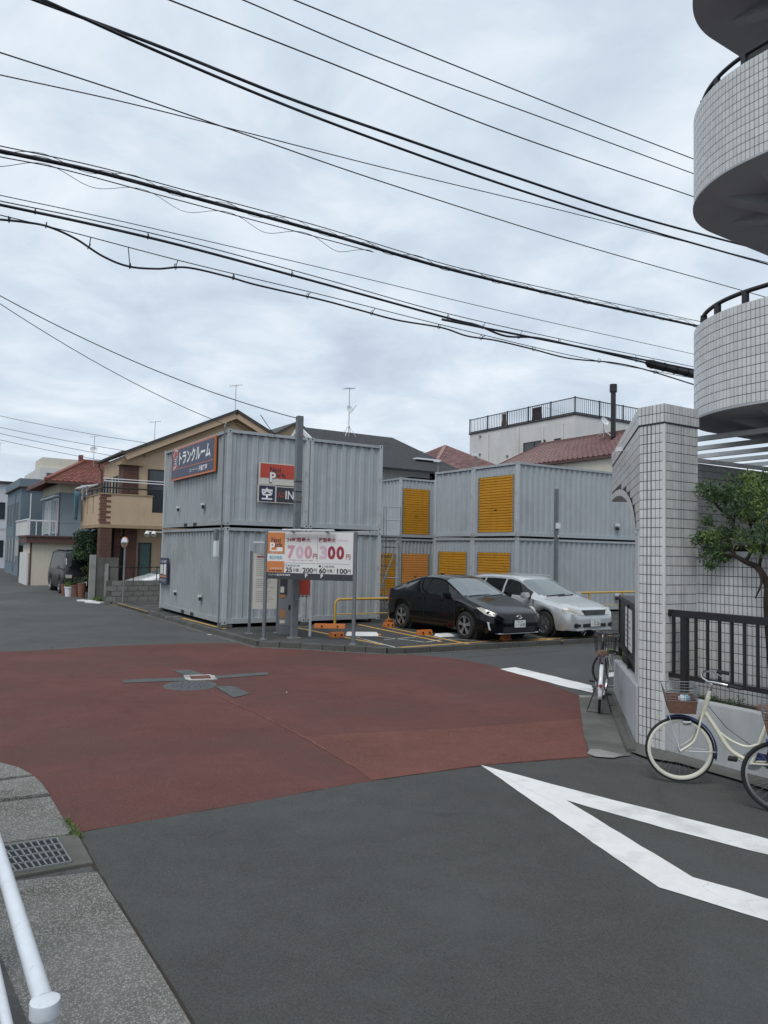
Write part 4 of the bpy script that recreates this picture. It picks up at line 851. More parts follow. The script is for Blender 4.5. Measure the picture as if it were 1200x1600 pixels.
capm = MB().prism([loc(q) for q in (gp0-(U+V)*.012, gp1+V*.012-U*.012, gp1+U*(PR+.012)+V*.012, gp2+U*.012-V*.012)], PZ-.235, PZ-.003); capm.build('pillar_cap_core', 'grout', gate)
# arch wall core with the arch cut out
am = MB(); n = 40; th_ = .38
for k in range(n):
    t0, t1 = k*ARL/n, (k+1)*ARL/n; za, zb = max(arch(t0), 0 if t0 < .34 else 2.45), max(arch(t1), 0 if t1 < .34 else 2.45)
    if t1 <= .34: za = zb = 0
    a, b = loc(gp1+WD*t0), loc(gp1+WD*t1); i_ = -WN*th_
    vs = [a+Z*za, b+Z*zb, b+Z*(PZ-.02), a+Z*(PZ-.02)]; vs += [v+i_ for v in vs]
    am.add(vs, [(0, 1, 2, 3), (7, 6, 5, 4), (0, 4, 5, 1), (3, 2, 6, 7)]+([(0, 3, 7, 4)] if k == 0 else [])+([(1, 5, 6, 2)] if k == n-1 else []))
am.build('arch_wall_core', 'grout', gate)
soff = MB()
for k in range(40):
    t0, t1 = .36+k*(ARL-.36)/40, .36+(k+1)*(ARL-.36)/40; a, b = loc(gp1+WD*t0)+Z*(arch(t0)-.006), loc(gp1+WD*t1)+Z*(arch(t1)-.006); soff.quad(a+WN*.014, b+WN*.014, b-WN*th_, a-WN*th_)
soff.build('arch_soffit', 'beam_white', gate, fix=False)
trim = MB()
for k in range(40):
    t0, t1 = .36+k*(ARL-.36)/40, .36+(k+1)*(ARL-.36)/40
    a, b = loc(gp1+WD*t0), loc(gp1+WD*t1); trim.quad(a+Z*arch(t0)+WN*.014, b+Z*arch(t1)+WN*.014, b+Z*(arch(t1)+.10)+WN*.014, a+Z*(arch(t0)+.10)+WN*.014)
trim.build('arch_trim', 'tile', gate, fix=False)
MB().prism([loc(gp1+WD*.02+WN*.010), loc(gp1+WD*.36+WN*.012), loc(gp1+WD*.36-WN*.38), loc(gp1+WD*.02-WN*.3)], 0, 2.5).build('arch_jamb', 'tile', gate)
MB().prism([loc(gp1+WD*0+WN*.012), loc(gp1+WD*ARL+WN*.012), loc(gp1+WD*ARL-WN*.39), loc(gp1-WN*.3)], PZ-.02, PZ).build('arch_coping', 'tile', gate)
bxs = []
bxs += tile_boxes(gp1, -V, -U, PN, 0.02, PZ-.235, wide=(1, 2)); bxs += tile_boxes(gp0, U, -V, PR, .02, PZ-.235, wide=(5, 6))
bxs += tile_boxes(gp1-U*.012+V*.012, -V, -U, PN+.024, PZ-.222, PZ); bxs += tile_boxes(gp0-(U+V)*.012, U, -V, PR+.024, PZ-.222, PZ)
bxs += tile_boxes(gp1+WD*ARL, -WD, WN, ARL-.01, 2.45-TR*3, PZ-.235, skip=lambda s, z: z < arch(ARL-s)+.14 or ARL-s < .0)
bxs += tile_boxes(gp1+WD*ARL+WN*.012, -WD, WN, ARL, PZ-.222, PZ)
bxs += tile_boxes(gp2, V, U, PN, .02, PZ-.235)
lay_tiles(bxs, gate, 300, org=O_)
MB().box(-.004, .016, -.016, .02, 0, PZ-.24).build('corner_tile_strip', 'tile', gate).rotation_euler = (0, 0, ANG)
# low garden walls
lwall = thing('low_wall', 'low pale grey plastered wall under the black notice panel', 'wall', gp1)
wall_pts = [gp1+WD*.02+WN*.03, gp1+WD*3.45+WN*.03, gp1+WD*3.45-WN*.1, gp1+WD*.02-WN*.1]
MB().prism([q-gp1 for q in wall_pts], 0, lambda p: .70-.045*Vector(p).dot(WD) if True else 0).build('wall', 'garden_wall', lwall, bevel=.008)
MB().prism([q-gp1 for q in (gp1+WD*.02-WN*.1, gp1+WD*3.45-WN*.1, gp1+WD*3.45-WN*.5, gp1+WD*.02-WN*.5)], 0, .62).build('planter_soil', 'soil', lwall)
npn = thing('notice_panel', 'black framed panel with a pale notice sheet above the low wall by the arch', 'notice panel', gp1+WD*.35-WN*.06+Z*.80, math.atan2(WD.y, WD.x)-math.pi)
LP = 2.95
for z0, z1 in ((0, .05), (.76, .82)): MB().box(-LP, 0, -.03, .03, z0, z1).build('panel_frame', 'black_metal', npn)
for x in (-LP, -1.5, -.05): MB().box(x, x+.05, -.03, .03, -.16, .80).build('panel_post', 'black_metal', npn)
MB().box(-LP+.05, -.05, -.008, .008, .05, .76).build('panel_sheet', 'black', npn)
MB().box(-LP+1.05, -LP+1.95, -.018, -.009, .12, .70).build('notice_sheet', 'sign_white', npn)
for k in range(6): MB().box(-LP+1.15, -LP+1.85-.1*(k % 3), -.021, -.0185, .2+k*.075, .235+k*.075).build('print_line', 'ink_grey', npn)
MB().box(-LP, 0, .05, .30, .78, .81).build('top_grille', 'black_metal', npn)
rw = thing('low_wall', 'low grey plastered planter wall behind the cream bicycle', 'wall', gp0)
MB().prism([(U*a-V*b) for a, b in ((.02, -.02), (.02, 4.5), (.17, 4.5), (.17, -.02))], 0, .66).build('wall', 'garden_wall', rw, bevel=.008)
MB().prism([(U*a-V*b) for a, b in ((.17, -.02), (.17, 4.5), (.75, 4.5), (.75, -.02))], 0, .60).build('planter_soil', 'soil', rw)
fn = thing('black_fence', 'black metal railing with upright bars above the planter wall', 'fence', gp0+U*.10+Z*.0, ANG-math.pi/2)
# local x runs along -V
MB().box(-.02, 4.4, -.03, .03, 1.56, 1.64).build('top_rail', 'black_metal', fn, bevel=.006); MB().box(-.02, 4.4, -.022, .022, .86, .91).build('bottom_rail', 'black_metal', fn)
for k in range(30):
    x = .06+k*.145
    if k in (1, 12, 22): MB().box(x-.035, x+.035, -.035, .035, .62, 1.56).build('fence_post', 'black_metal', fn)
    else: MB().box(x-.012, x+.012, -.016, .016, .912, 1.559).build('fence_bar', 'black_metal', fn)
# tiled garden walls behind
gw0 = gp2+V*.30-U*.02
gw = thing('tiled_wall', 'white tiled garden wall behind the black railing', 'wall', gw0)
MB().prism([Vector((0, 0, 0)), -V*5, -V*5+U*.2, U*.2], 0, 2.26).build('wall_core', 'grout', gw); MB().prism([-U*.03, -V*5-U*.03, -V*5+U*.23, U*.23], 2.26, 2.33).build('coping', 'garden_cap', gw)
MB().tube([(gp2-gw0)+V*.1+U*.3+Z*2.36, -V*2.8+U*.05+Z*2.42], .05, 10).build('handrail', 'black_metal', gw)
lay_tiles(tile_boxes(gw0, -V, -U, 3.0, .5, 2.26), gw, 300, org=gw0)
# apartment building with rounded corner balconies
BC = Vector((5.41, 9.2, 0)); BR = 1.42
ab_ = thing('apartment_building', 'white tiled apartment building with stacked rounded balconies at the right edge', 'building', BC)
OB = BC
def outline(R_, n=28, s=4.0):
    pts = [-U*R_-V*s]+[-U*(R_*math.cos(q))+V*(R_*math.sin(q)) for q in [math.pi/2*k/n for k in range(n+1)]]+[V*R_+U*s]
    return [BC+p for p in pts]
bw_ = MB().box(-.15, 7, -7, .15, 0, 13).build('body_wall', 'tile', ab_); bw_.rotation_euler = (0, 0, ANG)
PH = 1.19
for lv, zb in enumerate((4.05, 6.95, 9.85)):
    bal = bpy.data.objects.new('balcony', None); COL.objects.link(bal); bal.parent = ab_; bal.location = (BC-OB)+Z*zb
    o_ = outline(BR); i_ = outline(BR-.14); n = len(o_)
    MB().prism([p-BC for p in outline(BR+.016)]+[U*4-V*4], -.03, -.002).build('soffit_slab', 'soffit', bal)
    m = MB(); vs = [p-BC+Z*.0 for p in o_]+[p-BC+Z*(PH-.03) for p in o_]+[p-BC+Z*0 for p in i_]+[p-BC+Z*(PH-.03) for p in i_]
    m.add(vs, [f for k in range(n-1) for f in ((k, k+1, n+k+1, n+k), (2*n+k+1, 2*n+k, 3*n+k, 3*n+k+1), (n+k, n+k+1, 3*n+k+1, 3*n+k), (k+1, k, 2*n+k, 2*n+k+1))]); m.build('parapet_core', 'grout', bal)
    bx = []; circ = math.pi/2*BR; nc = round(circ/TC); nr = 11; pr_ = PH/nr
    for j in range(nr):
        z = zb+(j+.5)*pr_
        for i in range(nc):
            q = math.pi/2*(i+.5)/nc; nn = -U*math.cos(q)+V*math.sin(q); dd = nn.cross(Z); bx.append((BC+nn*(BR-.001)+Z*z, dd, nn, circ/nc/2-.0036, pr_/2-.004))
        for i in range(56):
            bx.append((BC-U*(BR-.001)-V*((i+.5)*TC)+Z*z, -V, -U, TC/2-.0036, pr_/2-.004))
        for i in range(50):
            bx.append((BC+V*(BR-.001)+U*((i+.5)*TC)+Z*z, U, V, TC/2-.0036, pr_/2-.004))
    lay_tiles(bx, bal, (300, 300, 40)[lv], org=BC+Z*zb)
    MB().tube([p-BC+Z*(PH+.17) for p in outline(BR-.10)], .027, 10).build('handrail', 'black_metal', bal, 60)
    for k in range(9):
        q = .1+k*.35; p = (-U*math.cos(q)+V*math.sin(q))*(BR-.10) if q < 1.57 else V*(BR-.1)+U*(q-1.3); MB().obox(p+Z*(PH+.07), U*.03, V*.03, Z*.10).build('rail_bracket', 'black_metal', bal)
    for k in range(4): MB().obox(-U*(BR-.1)-V*(.3+k*.7)+Z*(PH+.07), U*.03, V*.03, Z*.10).build('rail_bracket', 'black_metal', bal)
    for dr in (-U, (V-U).normalized(), V):
        s_ = dr.cross(Z)*.10; a0, a1, a2 = dr*1.15, dr*.55, -dr*.3
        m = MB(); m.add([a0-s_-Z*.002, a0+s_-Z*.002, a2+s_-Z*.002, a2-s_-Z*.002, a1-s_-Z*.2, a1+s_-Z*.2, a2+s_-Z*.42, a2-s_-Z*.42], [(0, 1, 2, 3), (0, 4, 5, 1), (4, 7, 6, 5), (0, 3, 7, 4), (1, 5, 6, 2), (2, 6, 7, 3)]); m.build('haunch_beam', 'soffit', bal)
# pergola beams and rear wall beneath
pg = thing('pergola', 'row of white pergola beams under the lowest rounded balcony', 'pergola', (5.5, 12.4, 0)); po = Vector((5.5, 12.4, 0))
for k in range(-3, 6):
    e = U*(.78*k); MB().bar(e+Z*3.86, e-V*3.9+Z*3.86, .06, .065).build('beam', 'beam_white', pg)
MB().bar(-U*1.4-V*.5+Z*3.75, U*3.4-V*.5+Z*3.79, .06, .06).build('cross_beam', 'beam_white', pg)
MB().box(2.6, 2.8, 1.2, 1.4, 0, 3.7).build('post', 'beam_white', pg)
rwl0 = Vector((4.45, 11.2, 0)); rwl = thing('tiled_wall', 'shaded tiled wall behind the tree, under the pergola', 'wall', rwl0)
MB().prism([Vector((0, 0, 0)), U*6, U*6+V*.2, V*.2], 0, 3.72).build('wall_core', 'grout', rwl)
lay_tiles(tile_boxes(rwl0, U, -V, 4.5, .6, 3.72), rwl, 0, org=rwl0)
MB().box(.4, 1.6, -.06, -.013, .3, 2.2).build('door_recess', 'brown_fascia', rwl).rotation_euler = (0, 0, ANG)

# ================================================================== PLANTS
def leaf_cloud(b, c, rad, n, size, flat=.75):
    for _ in range(n):
        d = Vector((random.gauss(0, 1), random.gauss(0, 1), random.gauss(0, 1)*flat)); d = d.normalized()*rad*random.random()**.45
        p = c+d; a = Vector((random.gauss(0, 1), random.gauss(0, 1), random.gauss(0, .6))).normalized(); s = a.orthogonal().normalized(); s.rotate(Matrix.Rotation(random.random()*6.28, 3, a))
        L = size*random.uniform(.6, 1.3); w_ = L*.36; t = a.cross(s)
        b.add([p, p+s*L*.5+t*w_*.5+a*L*.06, p+s*L, p+s*L*.5-t*w_*.5+a*L*.06], [(0, 1, 2, 3)])
def branch(pts, r0, r1): 
    n = len(pts); return pts, [r0+(r1-r0)*i/(n-1) for i in range(n)]
tp = gp0+U*.48-V*1.05; tree = thing('garden_tree', 'small garden tree with a leaning dark trunk in the planter behind the railing', 'tree', (tp.x, tp.y, .55))
def P3(px, py, off): return onplane(px, py, gp0+U*off, U)-tree.location
tr = MB(); br = []
trunk = smoothpoly([Vector((.0, .0, 0)), P3(1200, 960, .42), P3(1199, 915, .42), P3(1185, 888, .45), P3(1165, 878, .48), P3(1148, 868, .5)], 4)
tr.tube(trunk, [.050-.028*i/(len(trunk)-1) for i in range(len(trunk))], 8)
for pts in ([P3(1185, 888, .45), P3(1192, 860, .4), P3(1197, 830, .35), P3(1205, 780, .3)], [P3(1148, 868, .5), P3(1140, 845, .55), P3(1147, 815, .6), P3(1150, 770, .6)], [P3(1165, 878, .48), P3(1178, 850, .5), P3(1172, 820, .5), P3(1165, 795, .5)], [P3(1148, 868, .5), P3(1125, 868, .5), P3(1105, 880, .48)], [P3(1140, 845, .55), P3(1115, 835, .5), P3(1098, 840, .45)], [P3(1185, 888, .45), P3(1190, 910, .3), P3(1180, 935, .25)], [P3(1172, 820, .5), P3(1190, 800, .45), P3(1210, 765, .4)], [P3(1147, 815, .6), P3(1120, 790, .55), P3(1105, 765, .5)]):
    s = smoothpoly(pts, 4); tr.tube(s, [.022-.016*i/(len(s)-1) for i in range(len(s))], 6); br.append(s)
tr.build('trunk', 'bark', tree, 60)
lv = MB(); lt = MB()
for px, py, off, rad, n in ((1105, 765, .5, .13, 130), (1118, 780, .55, .12, 110), (1150, 760, .6, .16, 170), (1165, 775, .5, .16, 170), (1190, 765, .4, .18, 220), (1205, 790, .3, .2, 240), (1150, 800, .6, .13, 120), (1175, 805, .5, .13, 120), (1195, 830, .35, .14, 130), (1110, 840, .45, .12, 130), (1095, 842, .42, .10, 90), (1125, 850, .5, .12, 110), (1105, 815, .5, .09, 60), (1125, 868, .5, .11, 100), (1108, 882, .46, .07, 40), (1138, 830, .58, .11, 90), (1185, 855, .42, .11, 90), (1170, 745, .5, .09, 60), (1205, 745, .4, .12, 100), (1135, 775, .6, .12, 110), (1160, 840, .5, .1, 70), (1175, 780, .3, .14, 130), (1215, 850, .3, .14, 120), (1100, 868, .44, .06, 30), (1230, 780, .3, .22, 200), (1240, 730, .35, .2, 150)):
    leaf_cloud(lv if random.random() < .72 else lt, P3(px, py, off), rad*1.1, int(n*2.4), .050)
tag(lv.build('crown', 'leaf', tree, fix=False), kind='stuff'); tag(lt.build('crown', 'leaf_light', tree, fix=False), kind='stuff')
# planter greenery
pl = MB()
for k in range(46):
    s = random.uniform(.15, 3.2); c = gp0+U*random.uniform(.25, .62)-V*s+Z*(.60+random.uniform(0, .06)); leaf_cloud(pl, c, .07, 34, .04)
tag(pl.build('planter_groundcover', 'leaf', fix=False), 'low green ground cover in the planter behind the railing', 'ground cover', kind='stuff')
pl = MB()
for k in range(16):
    c = gp1+WD*random.uniform(.4, 3.2)-WN*random.uniform(.15, .4)+Z*(.64); leaf_cloud(pl, c, .07, 30, .04)
tag(pl.build('planter_groundcover', 'leaf_dark', fix=False), 'dark ground cover under the black notice panel', 'ground cover', kind='stuff')
# evergreen by the black van and pots
hb = B0+U*.12+V*3.0; ht = thing('evergreen_shrub', 'dense dark green shrub tree between the van and the tan house', 'tree', (hb.x, hb.y, 0))
MB().tube([(0, 0, 0), (.05, 0, 1.2), (0, .1, 2.2)], [.09, .06, .03], 8).build('trunk', 'bark', ht)
lv = MB(); l2 = MB()
for k in range(60):
    c = Vector((random.gauss(.05, .33), random.gauss(0, .33), random.uniform(1.75, 2.75))); leaf_cloud(lv if k % 4 else l2, c, .30, 110, .14)
tag(lv.build('crown', 'leaf_dark', ht, fix=False), kind='stuff'); tag(l2.build('crown', 'leaf', ht, fix=False), kind='stuff')
yg = onplane(130, 915, (-13.6, 33.4, 0), Y_); yt = thing('yellow_shrub', 'yellow green shrub growing by the concrete gatepost', 'shrub', (yg.x+.25, yg.y+.6, 0)); lv = MB()
for k in range(16): leaf_cloud(lv, Vector((random.gauss(0, .2), random.gauss(0, .2), random.uniform(.5, 1.3))), .2, 50, .09)
MB().tube([(0, 0, 0), (0, 0, 1.2)], .03, 6).build('stem', 'bark', yt); tag(lv.build('foliage', 'leaf_light', yt, fix=False), kind='stuff')
for px, py, h, r_, mt, lf, lb in ((107, 932, .42, .18, 'white_metal', 'leaf_light', 'white flowerpot with a bright green plant by the van'), (117, 932, .5, .2, 'terracotta', 'leaf_dark', 'brown flowerpot right of the white one'), (127, 934, .62, .17, 'terracotta', 'leaf_dark', 'tall brown pot next to the concrete gatepost'), (100, 930, .5, .15, 'terracotta', 'leaf_dark', 'brown pot left of the white flowerpot')):
    p = G(px, py); t = thing('plant_pot', lb, 'plant pot', p, 0, 'pots by the road edge'); MB().lathe((0, 0, 0), Z, [(0, .0), (r_*.75, 0), (r_, h), (r_*1.08, h), (r_*1.08, h-.05), (r_*.9, h-.05), (0, h-.06)], 16).build('pot', mt, t, 40)
    lv = MB(); leaf_cloud(lv, Vector((0, 0, h+.10)), .17, 120, .09); tag(lv.build('foliage', lf, t, fix=False), kind='stuff')
gp_ = G(143, 941); gpt = thing('gatepost_wall', 'weathered concrete gatepost wall between van and tan house', 'wall', (gp_.x-.35, gp_.y+.9, 0), ANG)
MB().box(0, 1.0, 0, .14, 0, 1.75).build('panel', 'concrete_dark', gpt, bevel=.01); MB().box(-.12, .1, -.08, .16, 0, 1.85).build('post', 'concrete', gpt, bevel=.01); MB().box(.45, .6, -.06, .0, 0, 1.5).build('post', 'concrete', gpt, bevel=.01)
gs = MB()
for k in range(900):
    p = G(random.uniform(146, 168), random.uniform(934, 940)); a = random.uniform(0, 6.28); d = Vector((math.cos(a), math.sin(a), 0)); gs.add([p+d*.02, p-d*.02, p+Vector((random.gauss(0, .04), random.gauss(0, .04), random.uniform(.05, .22)))], [(0, 1, 2)])
tag(gs.build('grass_tuft', 'grass', fix=False), 'patch of grass at the foot of the gatepost', 'grass', kind='stuff')
# ================================================================== VEHICLES
_pc = {}
def interp(keys, x):                                        # monotone cubic through the key sections
    kk = id(keys)
    if kk not in _pc:
        A = np.array(keys[::-1], float); X = A[:, 0]; Y = A[:, 1:]; h = np.diff(X)[:, None]; d = np.diff(Y, axis=0)/h; m_ = np.zeros_like(Y); m_[0] = d[0]; m_[-1] = d[-1]
        for i in range(1, len(X)-1):
            w1, w2 = 2*h[i]+h[i-1], h[i]+2*h[i-1]; ok = d[i-1]*d[i] > 0; m_[i] = np.where(ok, (w1+w2)/(w1/np.where(ok, d[i-1], 1)+w2/np.where(ok, d[i], 1)), 0)
        _pc[kk] = (X, Y, m_, keys)
    X, Y, m_, _ = _pc[kk]; x = min(max(x, X[0]), X[-1]); i = min(max(int(np.searchsorted(X, x))-1, 0), len(X)-2); h = X[i+1]-X[i]; t = (x-X[i])/h
    return tuple((2*t**3-3*t*t+1)*Y[i]+(t**3-2*t*t+t)*h*m_[i]+(-2*t**3+3*t*t)*Y[i+1]+(t**3-t*t)*h*m_[i+1])
def car(name, label, loc, heading, keys, paint, xf, xr, wr_, screens, sides, rear, lamps, tails, sill=.2, scale=1.0, cat='car', glass='car_glass', rimstyle='alloy', detail=None, track=None, screen='car_screen', side_lo=.03):
    """lofted body: keys = (x, half width, belt z, roof half width, top z), front at +x; wheel arches are cut into the lower edge"""
    t = thing(name, label, cat, loc, heading); t.scale = (scale,)*3
    xs = []; x = keys[0][0]; xe = keys[-1][0]
    while x > xe+1e-4: xs.append(x); x -= .035
    xs.append(xe); ar = wr_+.05; rows = []
    for x in xs:
        w_, zb, wr, zt = interp(keys, x); lo = sill
        if x > keys[0][0]-.25: lo = sill+.02
        for xw in (xf, xr):
            if abs(x-xw) < ar: lo = max(lo, wr_+math.sqrt(ar*ar-(x-xw)**2))
        lo = min(lo, zb-.08); cab = min(1, max(0, (zt-zb-.1)/.25)); zr_ = zt-.05*cab-.015
        P = [(w_*.93, lo), (w_*.985, lo+(zb-lo)*.22), (w_*1.0, lo+(zb-lo)*.5), (w_*.995, lo+(zb-lo)*.72), (w_*.965, zb), (w_*.94*cab+(w_*.90)*(1-cab), zb+side_lo*cab+.012)]
        a = P[-1]; e = (wr+.012, zr_-.045*cab); e = (min(e[0], a[0]), max(e[1], a[1]+.004))
        P += [(a[0]+(e[0]-a[0])*.5+.012*cab, a[1]+(e[1]-a[1])*.5), e, (wr, zr_), (wr*.86, zt-.012*cab-.004), (wr*.45, zt-.002), (0, zt)]
        rows.append([Vector((x, p[0], p[1])) for p in P])
    nr = len(rows[0]); cells = {}
    def add(mt, nm, q): cells.setdefault((nm, mt), []).append(q)
    for i in range(len(xs)-1):
        xm = (xs[i]+xs[i+1])/2
        for j in range(nr-1):
            nm, mt = 'body', paint
            if j in (5, 6) and any(a > xm > b for a, b in sides): nm, mt = 'side_window', glass
            elif j >= 9 and screens[0] > xm > screens[1]: nm, mt = 'windscreen', screen
            elif j >= 8 and screens[0]-.06 > xm > screens[1]+.02 : nm, mt = 'windscreen', screen
            elif j >= 8 and rear and rear[0] > xm > rear[1]: nm, mt = 'rear_window', glass
            elif lamps and lamps(xm, j): nm, mt = 'headlight', 'lamp_lens'
            elif tails and tails(xm, j): nm, mt = 'tail_light', 'red_lens'
            q = (rows[i][j], rows[i+1][j], rows[i+1][j+1], rows[i][j+1])
            for s in (1, -1):
                k = nm if nm in ('body', 'windscreen', 'rear_window') else nm+('L' if s > 0 else 'R'); add(mt, k, [Vector((v.x, v.y*s, v.z)) for v in (q if s > 0 else q[::-1])])
    for end, sg in ((rows[0], 1), (rows[-1], -1)):
        for j in range(nr-1): add(paint, 'body', [Vector((end[j].x, end[j].y, end[j].z)), Vector((end[j+1].x, end[j+1].y, end[j+1].z)), Vector((end[j+1].x, -end[j+1].y, end[j+1].z)), Vector((end[j].x, -end[j].y, end[j].z))])
    for (nm, mt), qs in cells.items():
        me = bpy.data.meshes.new(nm); b = MB()
        for q in qs: b.add(q, [(0, 1, 2, 3)])
        me.from_pydata(b.v, [], b.f); bm = bmesh.new(); bm.from_mesh(me); bmesh.ops.remove_doubles(bm, verts=bm.verts, dist=1e-4); bmesh.ops.recalc_face_normals(bm, faces=bm.faces)
        bm.to_mesh(me); bm.free(); me.materials.append(M[mt]); me.shade_smooth(); me.set_sharp_from_angle(angle=R(38)); link(nm.rstrip('LR') if nm[-1] in 'LR' else nm, me, t)
    W0 = interp(keys, 0)[0]
    MB().box(xr-.1, xf+.1, -W0+.2, W0-.2, sill-.02, interp(keys, 0)[1]-.12).build('underbody', 'dark_gap', t); MB().box(keys[-1][0]+.1, keys[0][0]-.12, -.55, .55, sill, .5).build('underbody', 'dark_gap', t)
    for xw in (xf, xr): MB().tube([(xw, -W0+.1, wr_), (xw, W0-.1, wr_)], ar+.01, 20).build('wheel_well', 'dark_gap', t)
    tr_ = (track or W0-.10)
    for xw in (xf, xr):
        for s in (-1, 1):
            wh = bpy.data.objects.new('wheel', None); COL.objects.link(wh); wh.parent = t; wh.location = (xw, s*tr_, wr_)
            if s < 0: wh.rotation_euler = (0, 0, math.pi)
            r_ = wr_; MB().lathe((0, 0, 0), Y_, [(r_*.66, -.10), (r_*.93, -.10), (r_, -.07), (r_, .07), (r_*.95, .098), (r_*.72, .105), (r_*.66, .09)], 32).build('tyre', 'rubber', wh, 40)
            MB().lathe((0, 0, 0), Y_, [(r_*.67, -.09), (r_*.69, .10), (r_*.64, .10), (r_*.60, .04), (.02, .03), (0, .03)], 32).build('rim', 'black_metal' if rimstyle == 'alloy' else 'alloy', wh, 40)
            sp = MB(); ns = 5 if rimstyle == 'alloy' else 7
            for k in range(ns):
                q = 2*math.pi*k/ns+.3
                for dq in ((-.14, .14) if rimstyle == 'alloy' else (0,)):
                    d = Vector((math.cos(q+dq), 0, math.sin(q+dq))); d0 = Vector((math.cos(q), 0, math.sin(q))); sp.bar(d0*.03+Y_*.09, d*r_*.66+Y_*.088, .035 if rimstyle == 'alloy' else .05, .03, up=Y_)
            sp.lathe((0, 0, 0), Y_, [(.055, .06), (.055, .105), (0, .11)], 14); sp.lathe((0, 0, 0), Y_, [(r_*.62, .07), (r_*.655, .105), (r_*.695, .105), (r_*.70, .07)], 32)
            sp.build('spokes', 'alloy', wh)
    return t
def mirrors(t, x, y, z, mt):
    for s in (-1, 1):
        m = bpy.data.objects.new('wing_mirror', None); COL.objects.link(m); m.parent = t; m.location = (x, s*y, z)
        MB().box(-.10, .07, -.10, .10, -.06, .08).build('mirror_shell', mt, m, bevel=.03); MB().box(-.108, -.10, -.08, .08, -.045, .065).build('mirror_face', 'mirror_glass', m); MB().bar((0, -s*.07, -.04), (.02, -s*.2, -.09), .05, .04).build('mirror_arm', 'black', m)
def plate(t, x, z, top, s, wd=.33, ht=.165):
    e = bpy.data.objects.new('number_plate', None); COL.objects.link(e); e.parent = t; e.location = (x, 0, z); e.rotation_euler = (0, 0, math.pi/2)
    panel(e, 'plate', 'plate_white', -wd/2, wd/2, -ht/2, ht/2, 0, .012)
    text_at(e, 'plate_text', top, 'plate_green', 0, ht*.28, wd*.5, ht*.22, .002, .0); text_at(e, 'plate_number', s, 'plate_green', .01, -ht*.14, wd*.8, ht*.48, .002, .02)
def emblem(t, x, z, r_=.06, mt='chrome'):
    e = MB(); 
    e.ring((x, 0, z), X_, r_, r_*.12, 24, 6); b = MB()
    for vs in (e.v,): e.v = [(v[0], v[1]*1.35, (v[2]-z)*.9+z) for v in e.v]
    b.ring((x, 0, z), X_, r_*.5, r_*.1, 20, 6); b.v = [(v[0], v[1]*.62, (v[2]-z)*1.55+z) for v in b.v]; e.add(b.v, b.f)
    c = MB(); c.ring((x, 0, z+r_*.42), X_, r_*.5, r_*.1, 20, 6); c.v = [(v[0], v[1]*1.6, (v[2]-z-r_*.42)*.55+z+r_*.42) for v in c.v]; e.add(c.v, c.f)
    e.build('emblem', mt, t, fix=False)
def mesh_patch(t, name, mt, pts, th=.012):
    """thin raised plate from a yz outline at given x per point, mirrored across the car"""
    for s in (-1, 1):
        b = MB(); n = len(pts); vs = [Vector((p[0], p[1]*s, p[2])) for p in pts]; b.add(vs+[v-X_*th*3 for v in vs], [tuple(range(n)), tuple(range(2*n-1, n-1, -1))]+[(i, (i+1) % n, n+(i+1) % n, n+i) for i in range(n)]); b.build(name, mt, t)
head = math.atan2(-V.y, -V.x)
# black hybrid hatchback
K1 = [(2.30, .52, .50, .42, .57), (2.27, .66, .54, .55, .63), (2.18, .77, .60, .63, .69), (2.05, .82, .66, .67, .74), (1.80, .865, .73, .70, .82), (1.5, .88, .80, .72, .905), (1.2, .88, .87, .71, .985), (1.0, .88, .90, .685, 1.07), (.75, .88, .92, .655, 1.20), (.5, .88, .93, .625, 1.325), (.3, .88, .94, .605, 1.405), (.1, .88, .945, .595, 1.448), (-.2, .88, .95, .59, 1.472), (-.5, .88, .96, .585, 1.468), (-.9, .88, .98, .575, 1.42), (-1.3, .875, 1.0, .565, 1.335), (-1.7, .86, 1.02, .57, 1.215), (-2.0, .835, 1.035, .60, 1.11), (-2.12, .81, 1.02, .62, 1.075), (-2.2, .77, .96, .62, 1.0), (-2.25, .70, .88, .58, .93)]
fw, rwp = G(733, 999, LOT), G(630, 981, LOT); cen = (fw+rwp)/2+U*.80
pri = car('parked_car', 'glossy black hatchback parked nose out beside the near containers', (cen.x, cen.y, LOT), head, K1, 'black_paint', 1.36, -1.34, .325, (1.12, .30), ((.84, -.30), (-.36, -1.32)), (-1.0, -1.95), None, lambda x, j: x < -2.05 and j in (2, 3, 4), scale=1.045)
mirrors(pri, .80, .98, .99, 'black_paint')
plate(pri, 2.335, .43, '横浜 300', '・・14-39'); emblem(pri, 2.30, .585, .05)
mesh_patch(pri, 'fog_lamp_trim', 'white_metal', [(2.19, .70, .24), (2.16, .78, .30), (2.13, .81, .48), (2.17, .77, .47), (2.22, .70, .36)])
MB().box(2.20, 2.315, -.50, .50, .235, .36).build('lower_grille', 'black', pri, bevel=.01); MB().box(2.16, 2.30, -.62, .62, .20, .228).build('front_lip', 'silver_paint', pri, bevel=.008)
MB().bar((1.13, -.55, 1.01), (1.06, .15, 1.035), .03, .02).build('wiper', 'black', pri); MB().bar((1.15, -.1, 1.0), (1.08, .55, 1.03), .03, .02).build('wiper', 'black', pri)
for s in (-1, 1):
    for x in (.35, -.62): MB().box(x-.11, x+.11, s*.865-.02, s*.865+.02, .845, .87).build('door_handle', 'black_paint', pri, bevel=.006)
    for x in (.97, -.33, -1.2): MB().box(x-.004, x+.004, s*.872-.012, s*.872+.012, .33, .92).build('door_seam', 'dark_gap', pri)
MB().obox((-.7, 0, 1.47), Vector((.07, 0, -.01)), Y_*.012, Z*.025).build('roof_fin', 'black_paint', pri)
MB().box(-.2, .15, -.86, -.855, .62, .655).build('side_badge', 'chrome', pri)
